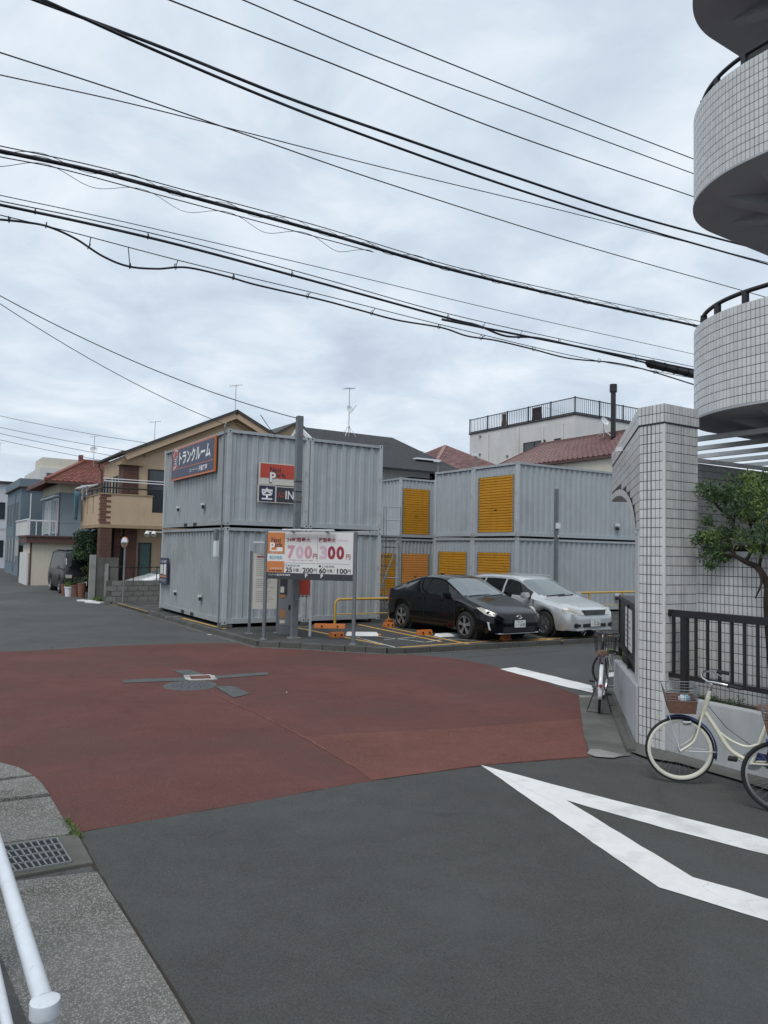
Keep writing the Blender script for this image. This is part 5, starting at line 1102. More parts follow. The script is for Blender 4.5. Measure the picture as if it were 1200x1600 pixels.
def lens(t, vs, bulge=(.05, .03, .01)):
    for s in (-1, 1):
        hl = bpy.data.objects.new('headlight', None); COL.objects.link(hl); hl.parent = t; v_ = [Vector((v[0], v[1]*s, v[2])) for v in vs]; n = len(v_); c = sum(v_, Vector())/n
        b = MB(); b.add([v+Vector((.018, .014*s, .006)) for v in v_]+[c+Vector((bulge[0], bulge[1]*s, bulge[2]))]+[v-Vector((.07, .06*s, .01)) for v in v_], [(i, (i+1) % n, n) for i in range(n)]+[(i, (i+1) % n, n+1+(i+1) % n, n+1+i) for i in range(n)]); b.build('lens', 'lamp_lens', hl, 60)
        MB().obox(c+Vector((.045, .022*s, .0)), X_*.015, Y_*.05, Z*.028).build('projector', 'black', hl, bevel=.008)
lens(pri, [(2.22, .60, .60), (2.14, .745, .60), (2.03, .815, .64), (1.74, .850, .775), (1.86, .79, .79), (2.05, .70, .725), (2.19, .60, .665)], (.03, .03, .012))
# silver estate car
K2 = [(2.22, .50, .56, .42, .64), (2.19, .64, .60, .54, .69), (2.10, .76, .65, .62, .745), (1.95, .815, .70, .66, .79), (1.7, .84, .77, .70, .855), (1.35, .845, .84, .71, .925), (1.1, .845, .89, .705, .985), (.9, .845, .91, .68, 1.09), (.6, .845, .925, .645, 1.25), (.3, .845, .935, .61, 1.395), (.1, .845, .94, .60, 1.455), (-.2, .845, .945, .595, 1.49), (-.8, .845, .955, .59, 1.50), (-1.4, .84, .965, .585, 1.48), (-1.8, .835, .98, .575, 1.43), (-2.0, .82, .99, .57, 1.33), (-2.12, .80, .99, .60, 1.12), (-2.17, .77, .9, .62, .95), (-2.2, .72, .8, .6, .85)]
w1 = G(851, 994, LOT); cen2 = w1+U*.76+V*1.30
fie = car('parked_car', 'silver estate car parked nose out to the right of the black hatchback', (cen2.x, cen2.y, LOT), head, K2, 'silver_paint', 1.30, -1.30, .315, (1.05, .28), ((.80, -.27), (-.33, -1.15), (-1.22, -1.75)), (-1.9, -2.1), None, lambda x, j: x < -2.0 and j in (2, 3, 4), scale=1.04, rimstyle='cap')
mirrors(fie, .78, .95, 1.0, 'silver_paint'); plate(fie, 2.265, .40, '横浜 501', '・5-20'); emblem(fie, 2.215, .675, .045)
for s in (-1, 1):
    hl = bpy.data.objects.new('headlight', None); COL.objects.link(hl); hl.parent = fie
    vs = [Vector((2.20, .42*s, .60)), Vector((2.16, .60*s, .585)), Vector((2.00, .77*s, .62)), Vector((1.90, .80*s, .73)), Vector((2.03, .66*s, .775)), Vector((2.15, .46*s, .72))]
    c = sum(vs, Vector())/6; b = MB(); b.add([v+Vector((.025, .02*s, .005)) for v in vs]+[c+Vector((.07, .03*s, .01))]+[v-Vector((.06, .05*s, 0)) for v in vs], [(i, (i+1) % 6, 6) for i in range(6)]+[(i, (i+1) % 6, 7+(i+1) % 6, 7+i) for i in range(6)]); b.build('lens', 'lamp_lens', hl, 60)
    MB().box(2.10, 2.225, s*.56-.10, s*.56+.10, .29, .40).build('fog_recess', 'black', fie, bevel=.02)
    for x in (.30, -.55): MB().box(x-.10, x+.10, s*.835-.02, s*.835+.02, .80, .83).build('door_handle', 'silver_paint', fie, bevel=.006)
    for x in (.93, -.30, -1.18): MB().box(x-.004, x+.004, s*.837-.012, s*.837+.012, .33, .92).build('door_seam', 'dark_gap', fie)
    MB().box(-1.7, .1, s*.585-.012, s*.585+.012, 1.485, 1.505).build('roof_rail', 'silver_paint', fie, bevel=.004)
gb_ = MB()
gb_.add([(2.225, -.40, .715), (2.225, .40, .715), (2.235, .35, .595), (2.235, -.35, .595), (2.15, -.40, .715), (2.15, .40, .715), (2.15, .35, .595), (2.15, -.35, .595)], [(0, 1, 2, 3), (0, 4, 5, 1), (1, 5, 6, 2), (2, 6, 7, 3), (3, 7, 4, 0)]); gb_.build('grille', 'black', fie)
for z in (.62, .645, .67, .695): MB().box(2.23, 2.242, -.35, .35, z-.006, z+.006).build('grille_slat', 'grey_post', fie)
MB().box(2.15, 2.245, -.40, .40, .30, .385).build('lower_grille', 'black', fie, bevel=.012); MB().box(2.05, 2.235, -.62, .62, .215, .26).build('front_lip', 'silver_paint', fie, bevel=.012)
MB().bar((1.08, -.5, 1.0), (1.02, .2, 1.03), .03, .02).build('wiper', 'black', fie); MB().bar((1.1, -.1, .99), (1.03, .5, 1.02), .03, .02).build('wiper', 'black', fie); MB().tube([(-1.4, .35, 1.48), (-1.6, .38, 1.75)], .006, 5).build('aerial', 'black', fie)
# white car behind the block wall
pw_ = bw+U*3.2+V*1.25
wc = car('parked_car', 'white car half hidden behind the concrete block wall', (pw_.x, pw_.y, LOT), ANG+math.pi, K1, 'white_car', 1.36, -1.34, .325, (1.12, .30), ((.84, -.30), (-.36, -1.32)), (-1.0, -1.95), lambda x, j: (2.17 > x > 1.72 and j in (4, 5, 6)), None)
mirrors(wc, .80, .98, .99, 'black')
# black van
K3 = [(2.36, .55, .78, .50, .84), (2.34, .70, .84, .62, .92), (2.28, .80, .92, .70, 1.02), (2.18, .84, .98, .72, 1.12), (2.05, .845, 1.02, .70, 1.30), (1.85, .845, 1.04, .68, 1.55), (1.65, .845, 1.05, .665, 1.78), (1.5, .845, 1.05, .66, 1.89), (1.3, .845, 1.05, .66, 1.945), (0, .845, 1.05, .665, 1.975), (-1.8, .845, 1.05, .665, 1.965), (-2.2, .84, 1.05, .66, 1.93), (-2.3, .83, 1.05, .66, 1.7), (-2.35, .8, 1.0, .68, 1.2)]
vf = G(95, 927); vcen = vf+U*.76+V*1.35
van = car('parked_van', 'black van parked along the road in front of the cream shed', (vcen.x, vcen.y, 0), head, K3, 'van_paint', 1.30, -1.27, .32, (2.2, 1.55), ((1.75, .75), (.68, -.65), (-.72, -2.1)), None, None, lambda x, j: x < -2.2 and j in (2, 3), sill=.24, scale=1.0, cat='van', screen='car_glass')
mirrors(van, 1.75, 1.0, 1.2, 'chrome'); plate(van, 2.385, .48, '横浜 400', '・・・・')
MB().box(2.28, 2.385, -.42, .42, .70, .80).build('grille', 'chrome', van, bevel=.01); MB().box(2.27, 2.38, -.5, .5, .36, .44).build('lower_grille', 'black', van); 
for s in (-1, 1): MB().obox((2.29, s*.62, .80), X_*.07, Vector((-.03*s, .14, 0)), Z*.085).build('headlight', 'lamp_lens', van, bevel=.02)
MB().box(-1.5, 1.2, -.6, .6, 2.0, 2.03).build('roof_carrier', 'grey_metal', van); MB().box(-1.4, -1.36, -.6, .6, 1.96, 2.0).build('carrier_leg', 'grey_metal', van); MB().box(1.0, 1.04, -.6, .6, 1.93, 2.0).build('carrier_leg', 'grey_metal', van)

# ================================================================== BICYCLES
def bicycle(label, loc, heading, frame, guard, steer=0.0, lean=0.0, basket='wicker', white_tyre=False, wr=.325, kick='side', rack=True, saddle_mt='saddle_brown', bar='chrome'):
    t = thing('bicycle', label, 'bicycle', loc, 0, 'bicycles by the tiled gate', rot=(lean, 0, heading)); xf, xr = .55, -.55
    t.rotation_mode = 'XYZ'
    def wheel(par, c):
        wh = bpy.data.objects.new('wheel', None); COL.objects.link(wh); wh.parent = par; wh.location = c
        MB().ring((0, 0, 0), Y_, wr-.018, .019, 44, 8).build('tyre', 'rubber', wh, 60)
        if white_tyre:
            for s in (-1, 1): MB().lathe((0, s*.0185, 0), Y_*s, [(wr-.052, .000), (wr-.046, .004), (wr-.026, .004), (wr-.021, .000)], 44).build('tyre_wall', 'tyre_white', wh, 60)
        MB().lathe((0, 0, 0), Y_, [(wr-.036, -.012), (wr-.052, -.012), (wr-.052, .012), (wr-.036, .012)], 44).build('rim', 'tyre_white' if white_tyre else 'alloy', wh, 40)
        sp = MB()
        for k in range(28):
            q = 2*math.pi*k/28; q2 = q+(.55 if k % 2 else -.55); y = .022*(1 if k % 4 < 2 else -1); sp.tube([(.02*math.cos(q2), y, .02*math.sin(q2)), ((wr-.05)*math.cos(q), 0, (wr-.05)*math.sin(q))], .0013, 3, False)
        tag(sp.build('spokes', 'galv', wh, fix=False), kind='stuff'); MB().tube([(0, -.05, 0), (0, .05, 0)], .016, 10).build('hub', 'galv', wh); return wh
    hx, hz = .29, .82                                       # head tube
    fk = bpy.data.objects.new('front_fork', None); COL.objects.link(fk); fk.parent = t; fk.location = (hx, 0, 0); fk.rotation_euler = (0, 0, steer)
    fx = xf-hx
    for s in (-1, 1):
        MB().tube(smoothpoly([Vector((.045, s*.02, .70)), Vector((.075, s*.045, .60)), Vector((.13, s*.05, .43)), Vector((fx, s*.055, wr))], 4), .011, 8).build('fork_blade', frame, fk, 60)
        MB().tube([(fx, s*.06, wr), (fx+.10, s*.055, wr+.36), (fx+.09, s*.05, .70)], .004, 5).build('basket_stay', 'white_metal', fk)
    MB().tube([(.05, 0, .66), (-.03, 0, .92)], .019, 10).build('steerer', frame, fk)
    MB().tube([(-.03, 0, .90), (-.05, 0, .98), (-.02, 0, 1.01)], .013, 8).build('stem', 'chrome', fk)
    for s in (-1, 1):
        MB().tube(smoothpoly([Vector((-.02, 0, 1.01)), Vector((.02, s*.10, 1.03)), Vector((-.02, s*.2, 1.06)), Vector((-.14, s*.26, 1.05)), Vector((-.24, s*.275, 1.03))], 5), .011, 8).build('handlebar', bar, fk, 60); MB().tube([(-.14, s*.26, 1.05), (-.26, s*.278, 1.025)], .017, 8).build('grip', 'black', fk); MB().tube([(-.10, s*.245, 1.05), (-.2, s*.255, .99)], .006, 5).build('brake_lever', 'galv', fk)
    wheel(fk, (fx, 0, wr))
    def guardstrip(par, cx, a0, a1, mt, n=18):
        b = MB(); rr = wr+.02
        for k in range(n+1):
            q = a0+(a1-a0)*k/n
            for y, dr in ((-.028, -.012), (-.015, 0), (.015, 0), (.028, -.012)): b.v.append((cx+(rr+dr)*math.cos(q), y, wr+(rr+dr)*math.sin(q)))
        for k in range(n):
            for j in range(3): b.f.append((k*4+j, (k+1)*4+j, (k+1)*4+j+1, k*4+j+1))
        o = b.build('mudguard', mt, par, 60, fix=False); md = o.modifiers.new('s', 'SOLIDIFY'); md.thickness = .003
        e = a1; 
        for s in (-1, 1): MB().tube([(cx, s*.05, wr), (cx+rr*math.cos(a1-.25*(1 if a1 > a0 else -1)), s*.025, wr+rr*math.sin(a1-.25*(1 if a1 > a0 else -1)))], .003, 4).build('guard_stay', 'galv', par)
    guardstrip(fk, fx, R(70), R(195), guard); guardstrip(t, xr, R(20), R(195), guard)
    # basket: wire upper, woven lower
    bk = bpy.data.objects.new('basket', None); COL.objects.link(bk); bk.parent = fk; bk.location = (fx-.02, 0, .72)
    def rectpts(z):
        k = z/.24; return [Vector((-.12-.03*k, -.13-.03*k, z)), Vector((.12+.05*k, -.13-.03*k, z)), Vector((.12+.05*k, .13+.03*k, z)), Vector((-.12-.03*k, .13+.03*k, z))]
    zl = .13 if basket == 'wicker' else 0.0
    if basket == 'wicker':
        lo, hi = rectpts(0), rectpts(zl); b = MB(); b.add(lo+hi, [(3, 2, 1, 0)]+[(i, (i+1) % 4, 4+(i+1) % 4, 4+i) for i in range(4)]); o = b.build('woven_base', 'wicker', bk, bevel=.0); md = o.modifiers.new('s', 'SOLIDIFY'); md.thickness = .012
        for k in range(3): MB().obox((random.uniform(-.06, .06), random.uniform(-.06, .06), .13), X_*.04, Y_*.03, Z*.03).build('bag', ('cloth_white', 'cloth_blue', 'leaf')[k], bk, bevel=.015)
    wn = MB(); wm_ = 'grey_post' if basket == 'wicker' else 'black_metal'
    for z in [zl+k*(.24-zl)/4 for k in range(5)]:
        p = rectpts(z); wn.tube(p+[p[0]], .0045 if z > .23 else .0025, 4, False)
    for i in range(4):
        for k in range(7):
            u = k/7; a, b_ = rectpts(zl), rectpts(.24); wn.tube([a[i].lerp(a[(i+1) % 4], u), b_[i].lerp(b_[(i+1) % 4], u)], .0022, 4, False)
    if basket != 'wicker':
        for k in range(6): wn.tube([(-.12+k*.05, -.13, 0), (-.12+k*.05, .13, 0)], .0022, 4, False)
    tag(wn.build('wire_mesh', wm_, bk, fix=False), kind='stuff')
    MB().lathe((fx-.08, 0, .60), X_, [(0, .05), (.03, .045), (.035, .02), (.028, -.03), (0, -.04)], 14).build('front_lamp', 'chrome', fk, 50)
    # frame
    bb = Vector((-.10, 0, .27)); st = Vector((-.235, 0, .66))
    MB().tube(smoothpoly([Vector((hx+.02, 0, .71)), Vector((.20, 0, .54)), Vector((.08, 0, .36)), bb], 5), .021, 10).build('down_tube', frame, t, 60); MB().tube([(hx+.04, 0, .665), (hx-.015, 0, .86)], .024, 10).build('head_tube', frame, t)
    MB().tube(smoothpoly([Vector((.24, 0, .57)), Vector((.08, 0, .46)), Vector((-.06, 0, .42)), Vector((-.165, 0, .46))], 5), .012, 8).build('cross_tube', frame, t, 60)
    MB().tube([bb, st], .018, 10).build('seat_tube', frame, t); MB().tube([st, (-.275, 0, .78)], .013, 8).build('seat_post', 'chrome', t)
    for s in (-1, 1):
        MB().tube([bb+Y_*s*.03, (xr, s*.055, wr)], .010, 8).build('chain_stay', frame, t); MB().tube([st+Y_*s*.015-Z*.03, (xr, s*.055, wr)], .009, 8).build('seat_stay', frame, t)
        if rack: MB().tube([(xr, s*.06, wr), (xr-.02, s*.06, .70)], .006, 6).build('rack_stay', 'galv', t); MB().tube([(-.28, s*.06, .70), (-.80, s*.065, .70)], .007, 6).build('rack_rail', 'galv', t)
    if rack:
        for k in range(5): MB().tube([(-.33-k*.11, -.06, .70), (-.33-k*.11, .06, .70)], .005, 5).build('rack_bar', 'galv', t)
    # saddle
    sd_ = MB(); ring = []
    for k, (x, w_, h) in enumerate(((.15, .012, .0), (.12, .025, .008), (.04, .032, .008), (-.03, .055, .012), (-.09, .09, .02), (-.13, .095, .018), (-.155, .05, .01))):
        for y, z in ((-1, -.02), (-.9, .02), (-.4, .035), (0, .035), (.4, .035), (.9, .02), (1, -.02)): sd_.v.append((x-.30, y*w_, .80+z+h))
    for k in range(6):
        for j in range(6): sd_.f.append((k*7+j, (k+1)*7+j, (k+1)*7+j+1, k*7+j+1))
    sd_.f += [tuple(range(7)), tuple(range(48, 41, -1))]; sd_.build('saddle', saddle_mt, t, 60)
    for s in (-1, 1): MB().ring((-.39, s*.05, .765), X_, .02, .005, 10, 5).build('saddle_spring', 'galv', t)
    # drive train
    MB().lathe(bb+Y_*-.045, -Y_, [(.0, 0), (.09, 0), (.092, .004), (.06, .006), (0, .006)], 28).build('chain_ring', 'galv', t)
    MB().obox((-.32, -.05, .30), Vector((.25, 0, .02)), Y_*.012, Z*.045).build('chain_case', guard, t, bevel=.01)
    for s, q in ((-1, R(200)), (1, R(20))):
        e = bb+Vector((math.cos(q)*.16, s*.075, math.sin(q)*.16)); MB().tube([bb+Y_*s*.06, e], .010, 6).build('crank_arm', 'galv', t); MB().obox(e+Y_*s*.05, X_*.04, Y_*.04, Z*.012).build('pedal', 'black', t)
    if kick == 'side': MB().tube([(xr+.06, .06, wr-.04), (xr-.06, .18, .012), (xr-.08, .19, .008)], .009, 6).build('kickstand', 'galv', t)
    else: MB().tube([(xr+.04, .07, wr), (xr-.04, .16, .02), (xr-.10, .17, .008), (xr-.10, -.17, .008), (xr-.04, -.16, .02), (xr+.04, -.07, wr)], .008, 6).build('stand', 'black_metal', t)
    wheel(t, (xr, 0, wr))
    MB().lathe((xr-.355, 0, wr+.10), -X_, [(0, .02), (.022, .016), (.025, 0)], 14).build('reflector', 'red_lens', t)
    MB().tube([(hx+.02, -.02, .80), (.12, -.05, .56), (-.1, -.03, .42)], .003, 4).build('brake_cable', 'black', t)
    return t
hd1 = math.atan2(.53, -.85); dirb = Vector((math.cos(hd1), math.sin(hd1), 0))
fc = G(1063, 1216, .03); fc = Vector((fc.x, fc.y, .03))
b1 = bicycle('cream city bicycle with whitewall tyres and a brown wicker basket', fc-dirb*.55, hd1, 'bike_cream', 'bike_blue', steer=R(18), lean=R(-6), white_tyre=True)
fc2 = G(1222, 1272, .0); bicycle('bicycle with black tyres cut off by the right edge of the picture', Vector((fc2.x, fc2.y, .0))-dirb*.55, hd1-R(4), 'bike_blue', 'bike_blue', steer=R(8), lean=R(-5))
hd2 = math.atan2(.957, .29); db = Vector((math.cos(hd2), math.sin(hd2), 0)); rc = G(936, 1112, .02)
bicycle('white and black bicycle with a brown saddle, seen from behind beside the low wall', Vector((rc.x, rc.y, .02))+db*.55, hd2, 'charcoal', 'bike_white', steer=R(-10), lean=R(3), basket='wire', kick='stand', rack=False, bar='black')
hd3 = math.atan2(.12, -.99); p3 = Vector((4.45, 12.62, 0)); bicycle('bicycle with green mudguards half hidden behind the end of the low wall', p3, hd3, 'bike_green', 'bike_green', steer=R(6), lean=R(-3), basket='wire')
# ================================================================== SIGNS AND LOT FURNITURE
# storage sign on the long side of the near stack (seen left to right = far to near)
aS = ANG-math.pi/2
def side_pt(v, z): return CA+V*v+Z*z-U*.02
sg = thing('storage_sign', 'dark blue storage sign with white lettering and orange border on the upper container', 'sign', side_pt(5.0, 4.38), aS)
SW, SH = 4.15, 1.02
panel(sg, 'board', 'orange', 0, SW, 0, SH, -.05, 0); panel(sg, 'face', 'navy', .06, SW-.06, .06, SH-.05, -.058, -.049)
panel(sg, 'rule', 'orange', .08, SW-.08, .33, .35, -.062, -.0575)
text_at(sg, 'lettering_outline', '貸', 'letter_white', .50, .66, .56, .64, .062, .06); text_at(sg, 'lettering', '貸', 'sign_red', .50, .66, .50, .58, .064, .035); text_at(sg, 'lettering', 'トランクルーム', 'letter_white' , 2.35, .66, 2.95, .42, .064, .035)
text_at(sg, 'lettering', 'ローテート', 'letter_white', 2.35, .19, .75, .11, .064, .01); text_at(sg, 'lettering', '天龍管理', 'letter_white', 3.2, .19, .75, .16, .064, .02)
sp = thing('storage_poster', 'small dark blue poster with pale sheets on the lower container side', 'poster', side_pt(5.95, 1.02), aS)
sp.scale = (1.2, 1, .9)
panel(sp, 'board', 'navy', 0, .72, 0, .95, -.045, 0); panel(sp, 'sheet', 'sign_cream', .08, .34, .36, .70, -.05, -.044); panel(sp, 'sheet', 'sign_white', .42, .62, .34, .72, -.05, -.044); panel(sp, 'strip', 'orange', .06, .66, .24, .30, -.05, -.044)
text_at(sp, 'lettering', 'レンタル倉庫', 'letter_white', .36, .82, .56, .09, .05, .01); text_at(sp, 'lettering', 'トランク', 'letter_white', .36, .13, .5, .1, .05, .01)
# white lead at the far corner etc: parking operator sign on the front
def front_pt(u, z): return CA+U*u+Z*z-V*.01
ns = thing('parking_sign', 'red and white parking operator sign on the upper container front', 'sign', front_pt(.90, 4.03), ANG); ns.scale = (.915, 1, .84)
panel(ns, 'board', 'sign_cream', 0, 1.20, 0, .72, -.05, 0); panel(ns, 'red_field', 'sign_red', .03, 1.17, .22, .69, -.056, -.049)
text_at(ns, 'lettering', 'Navi', 'ink', .52, .50, .36, .20, .058, .02); text_at(ns, 'lettering', 'ark', 'ink', .70, .34, .36, .16, .058, .02); text_at(ns, 'lettering_outline', 'P', 'ink', .44, .24, .23, .37, .0575, .04); text_at(ns, 'lettering', 'P', 'letter_white', .44, .25, .20, .33, .060, .03); text_at(ns, 'lettering', 'ナビパーク', 'ink', .75, .225, .26, .03, .058, .0)
vs_ = thing('vacancy_sign', 'dark square panel with a white vacancy character below the red parking sign', 'sign', front_pt(.88, 3.53), ANG); vs_.scale = (.91, 1, .84)
panel(vs_, 'board', 'sign_cream', 0, .58, 0, .58, -.05, 0); panel(vs_, 'face', 'navy', .03, .55, .03, .55, -.056, -.049); text_at(vs_, 'lettering', '空', 'letter_white', .29, .29, .36, .40, .058, .03)
is_ = thing('entrance_sign', 'black panel with white IN lettering beside the vacancy panel', 'sign', front_pt(1.41, 3.53), ANG); is_.scale = (.91, 1, .84)
panel(is_, 'board', 'sign_cream', 0, .64, 0, .56, -.05, 0); panel(is_, 'face', 'charcoal', .02, .62, .03, .53, -.056, -.049); text_at(is_, 'lettering', 'IN', 'letter_white', .46, .28, .28, .28, .058, .015); text_at(is_, 'lettering', '入口', 'sign_red', .17, .28, .22, .20, .058, .02)
# square steel pole
pp = G(459, 997, LOT); pl = thing('square_pole', 'tall square grey steel pole beside the payment machine', 'pole', (pp.x, pp.y, LOT), ANG)
MB().box(-.075, .075, -.075, .075, 0, 5.42).build('shaft', 'grey_post', pl, bevel=.008); MB().box(-.13, .13, -.13, .13, 0, .02).build('base_plate', 'galv', pl)
for z in (3.3, 3.55, 3.8): MB().box(-.085, .085, -.085, .085, z, z+.012).build('band', 'black', pl)
MB().box(.075, .12, -.03, .03, 3.36, 3.44).build('tag', 'rail_yellow', pl)
# price board on two posts
pL, pR = G(412, 999, LOT), G(552, 1007, LOT); dB = (pR-pL); WB = dB.length; aB = math.atan2(dB.y, dB.x)
pb_ = thing('price_board', 'white parking price board with red and pink figures on two grey posts', 'sign', (pL.x, pL.y, LOT), aB)
for x in (0, WB): MB().box(x-.035, x+.035, -.035, .035, 0, 2.58).build('post', 'grey_post', pb_); MB().box(x-.07, x+.07, -.07, .07, 0, .02).build('foot_plate', 'galv', pb_)
z0, z1 = 1.44, 2.56; x0, x1 = .045, WB-.045; bwid = x1-x0
panel(pb_, 'board', 'sign_white', x0, x1, z0, z1, -.03, .03); panel(pb_, 'back', 'grey_metal', x0, x1, z0, z1, .031, .04)
panel(pb_, 'footer', 'charcoal', x0, x1, z0, z0+.15, -.036, -.029); ox1 = x0+bwid*.205
panel(pb_, 'orange_panel', 'sign_orange', x0, ox1, z0+.155, z0+.42, -.036, -.029); panel(pb_, 'orange_panel', 'sign_orange', x0, ox1, z0+.60, z1-.02, -.036, -.029)
oc = (x0+ox1)/2
text_at(pb_, 'lettering', 'Navi', 'ink', oc-.0, z1-.2, .24, .12, .038, .02); text_at(pb_, 'lettering', 'ark', 'ink', oc+.06, z1-.31, .22, .11, .038, .02); text_at(pb_, 'lettering', 'P', 'letter_white', oc-.09, z1-.36, .13, .20, .039, .03); panel(pb_, 'white_bar', 'letter_white', oc-.12, oc+.17, z1-.47, z1-.44, -.039, -.036); panel(pb_, 'white_bar', 'letter_white', oc+.02, oc+.17, z1-.44, z1-.375, -.039, -.036)
text_at(pb_, 'lettering', 'ナビパーク', 'letter_white', oc, z0+.625, .34, .03, .038, .0); text_at(pb_, 'lettering', '◉三井住友', 'ink_cyan', oc, z0+.51, .32, .09, .038, .015); text_at(pb_, 'lettering', '0120-338-130', 'letter_white', oc+.02, z0+.25, .3, .035, .038, .0); text_at(pb_, 'lettering', '● ■■ ■■■', 'ink', oc, z0+.195, .34, .03, .038, .0)
def bx_(f): return x0+bwid*f
text_at(pb_, 'lettering', '24時間最大', 'ink_maroon', bx_(.37), z1-.185, .60, .105, .034, .022)
for s, f, m_ in (('7', .285, 'ink_pink'), ('0', .385, 'ink_pale'), ('0', .485, 'ink_pink')): text_at(pb_, 'numeral', s, m_, bx_(f), z1-.475, .19, .31, .034, .045)
text_at(pb_, 'lettering', '円', 'ink_maroon', bx_(.566), z1-.565, .11, .12, .034, .02); text_at(pb_, 'lettering', '※24時間ごとに繰り返し適用', 'ink_red', bx_(.40), z1-.665, .6, .022, .034, .0)
panel(pb_, 'rule', 'ink_grey', bx_(.59), bx_(.593), z1-.70, z1-.10, -.034, -.0305); panel(pb_, 'rule', 'ink_grey', bx_(.22), bx_(.97), z1-.735, z1-.728, -.034, -.0305)
text_at(pb_, 'lettering', '夜間最大', 'ink_maroon', bx_(.70), z1-.185, .42, .105, .034, .022); text_at(pb_, 'lettering', '21:00-8:00', 'ink_pale', bx_(.88), z1-.185, .24, .05, .034, .0)
for s, f, m_ in (('3', .66, 'ink_pale'), ('0', .755, 'ink_maroon'), ('0', .855, 'ink_maroon')): text_at(pb_, 'numeral', s, m_, bx_(f), z1-.475, .19, .31, .034, .045)
text_at(pb_, 'lettering', '円', 'ink_maroon', bx_(.945), z1-.565, .11, .12, .034, .02)
text_at(pb_, 'lettering', '□ 8:00-21:00', 'ink', bx_(.30), z0+.325, .38, .045, .034, .006); text_at(pb_, 'lettering', '■ 21:00-8:00', 'ink', bx_(.70), z0+.325, .38, .045, .034, .006)
for s, f, wd, h in (('25', .262, .16, .12), ('分毎', .345, .15, .09), ('/', .40, .04, .10), ('200', .485, .26, .12), ('円', .572, .08, .09), ('60', .655, .17, .12), ('分毎', .735, .15, .09), ('/', .79, .04, .10), ('100', .88, .25, .12), ('円', .96, .08, .09)): text_at(pb_, 'numeral' if s.isdigit() else 'lettering', s, 'ink' if s != '/' else 'ink_grey', bx_(f), z0+.222, wd, h, .034, .028 if s.isdigit() else .01)
text_at(pb_, 'lettering', 'ナビパーク蒲田本町第1駐車場', 'letter_white', bx_(.15), z0+.10, .56, .045, .039, .006)
for f in (.47, .65): text_at(pb_, 'lettering', 'P', 'letter_white', bx_(f), z0+.095, .06, .085, .039, .03)
lb_ = bpy.data.objects.new('lamp', None); COL.objects.link(lb_); lb_.parent = pb_
MB().box(bx_(.20), bx_(.80), -.20, -.10, z1+.02, z1+.06).build('lamp_bar', 'white_metal', lb_, bevel=.01); MB().box(bx_(.3), bx_(.32), -.15, .0, z1-.02, z1+.03).build('lamp_arm', 'grey_metal', lb_); MB().box(bx_(.7), bx_(.72), -.15, .0, z1-.02, z1+.03).build('lamp_arm', 'grey_metal', lb_)
# terms board with its lamp
tL, tR = G(389, 990, LOT), G(433, 989, LOT); dT = tR-tL; WT = dT.length
tb = thing('terms_board', 'pale parking terms board with small print on grey posts left of the price board', 'sign', (tL.x, tL.y, LOT), math.atan2(dT.y, dT.x))
for x in (0, WT): MB().box(x-.03, x+.03, -.03, .03, 0, 2.08).build('post', 'grey_post', tb); MB().box(x-.09, x+.09, -.06, .06, 0, .015).build('foot_plate', 'galv', tb)
panel(tb, 'sheet', 'sign_cream', .06, WT-.04, .62, 2.02, -.02, .02); panel(tb, 'heading_strip', 'ink_red', .14, WT-.12, 1.92, 1.955, -.023, -.0195)
for k in range(22):
    if k in (9, 15): continue
    panel(tb, 'print_line', 'ink_grey', .13, WT-.13-random.random()*.14, 1.86-k*.05, 1.872-k*.05, -.023, -.0195)
lh = bpy.data.objects.new('lamp', None); COL.objects.link(lh); lh.parent = tb; MB().obox((.26, -.1, 2.30), X_*.22, Y_*.13, Z*.022).build('lamp_hood', 'white_metal', lh, bevel=.01); MB().tube([(WT*.5, 0, 2.02), (WT*.5, 0, 2.28), (.3, -.05, 2.30)], .018, 6).build('lamp_arm', 'grey_metal', lh)
# payment machine
pm = G(446, 992, LOT); pmt = thing('payment_machine', 'grey pay-and-display machine behind the price board', 'payment machine', (pm.x, pm.y+.25, LOT), R(8))
MB().box(-.24, .24, -.20, .20, 0, .22).build('plinth', 'grey_post', pmt, bevel=.01); MB().box(-.225, .225, -.185, .185, .22, 1.52).build('cabinet', 'grey_metal', pmt, bevel=.012); MB().box(-.25, .25, -.26, .2, 1.52, 1.60).build('hood', 'grey_post', pmt, bevel=.01)
panel(pmt, 'screen_panel', 'charcoal', -.20, -.02, .98, 1.45, -.195, -.184); panel(pmt, 'label_strip', 'orange_back', -.20, -.06, .93, 1.0, -.198, -.186); panel(pmt, 'button_panel', 'sign_cream', -.19, -.1, 1.05, 1.2, -.2, -.194)
panel(pmt, 'label', 'orange_back', -.19, -.05, .42, .62, -.19, -.184); panel(pmt, 'label', 'sign_cream', -.19, -.06, .28, .36, -.19, -.184); panel(pmt, 'coin_tray', 'black', .02, .14, .62, .74, -.2, -.184)
# red notice on white post
rn = G(484, 994, LOT); rnt = thing('red_notice', 'red notice board on a thin white post beside the square pole', 'sign', (rn.x, rn.y, LOT), ANG)
MB().tube([(0, 0, 0), (0, 0, 1.62)], .032, 10).build('post', 'white_metal', rnt); panel(rnt, 'board', 'sign_red', -.42, -.04, 1.02, 1.52, -.02, .0); panel(rnt, 'lower_strip', 'charcoal', -.42, -.04, .97, 1.015, -.02, .0)
for k in range(4): panel(rnt, 'lower_mark', 'sign_cream', -.41+k*.1, -.35+k*.1, .98, 1.01, -.024, -.019)
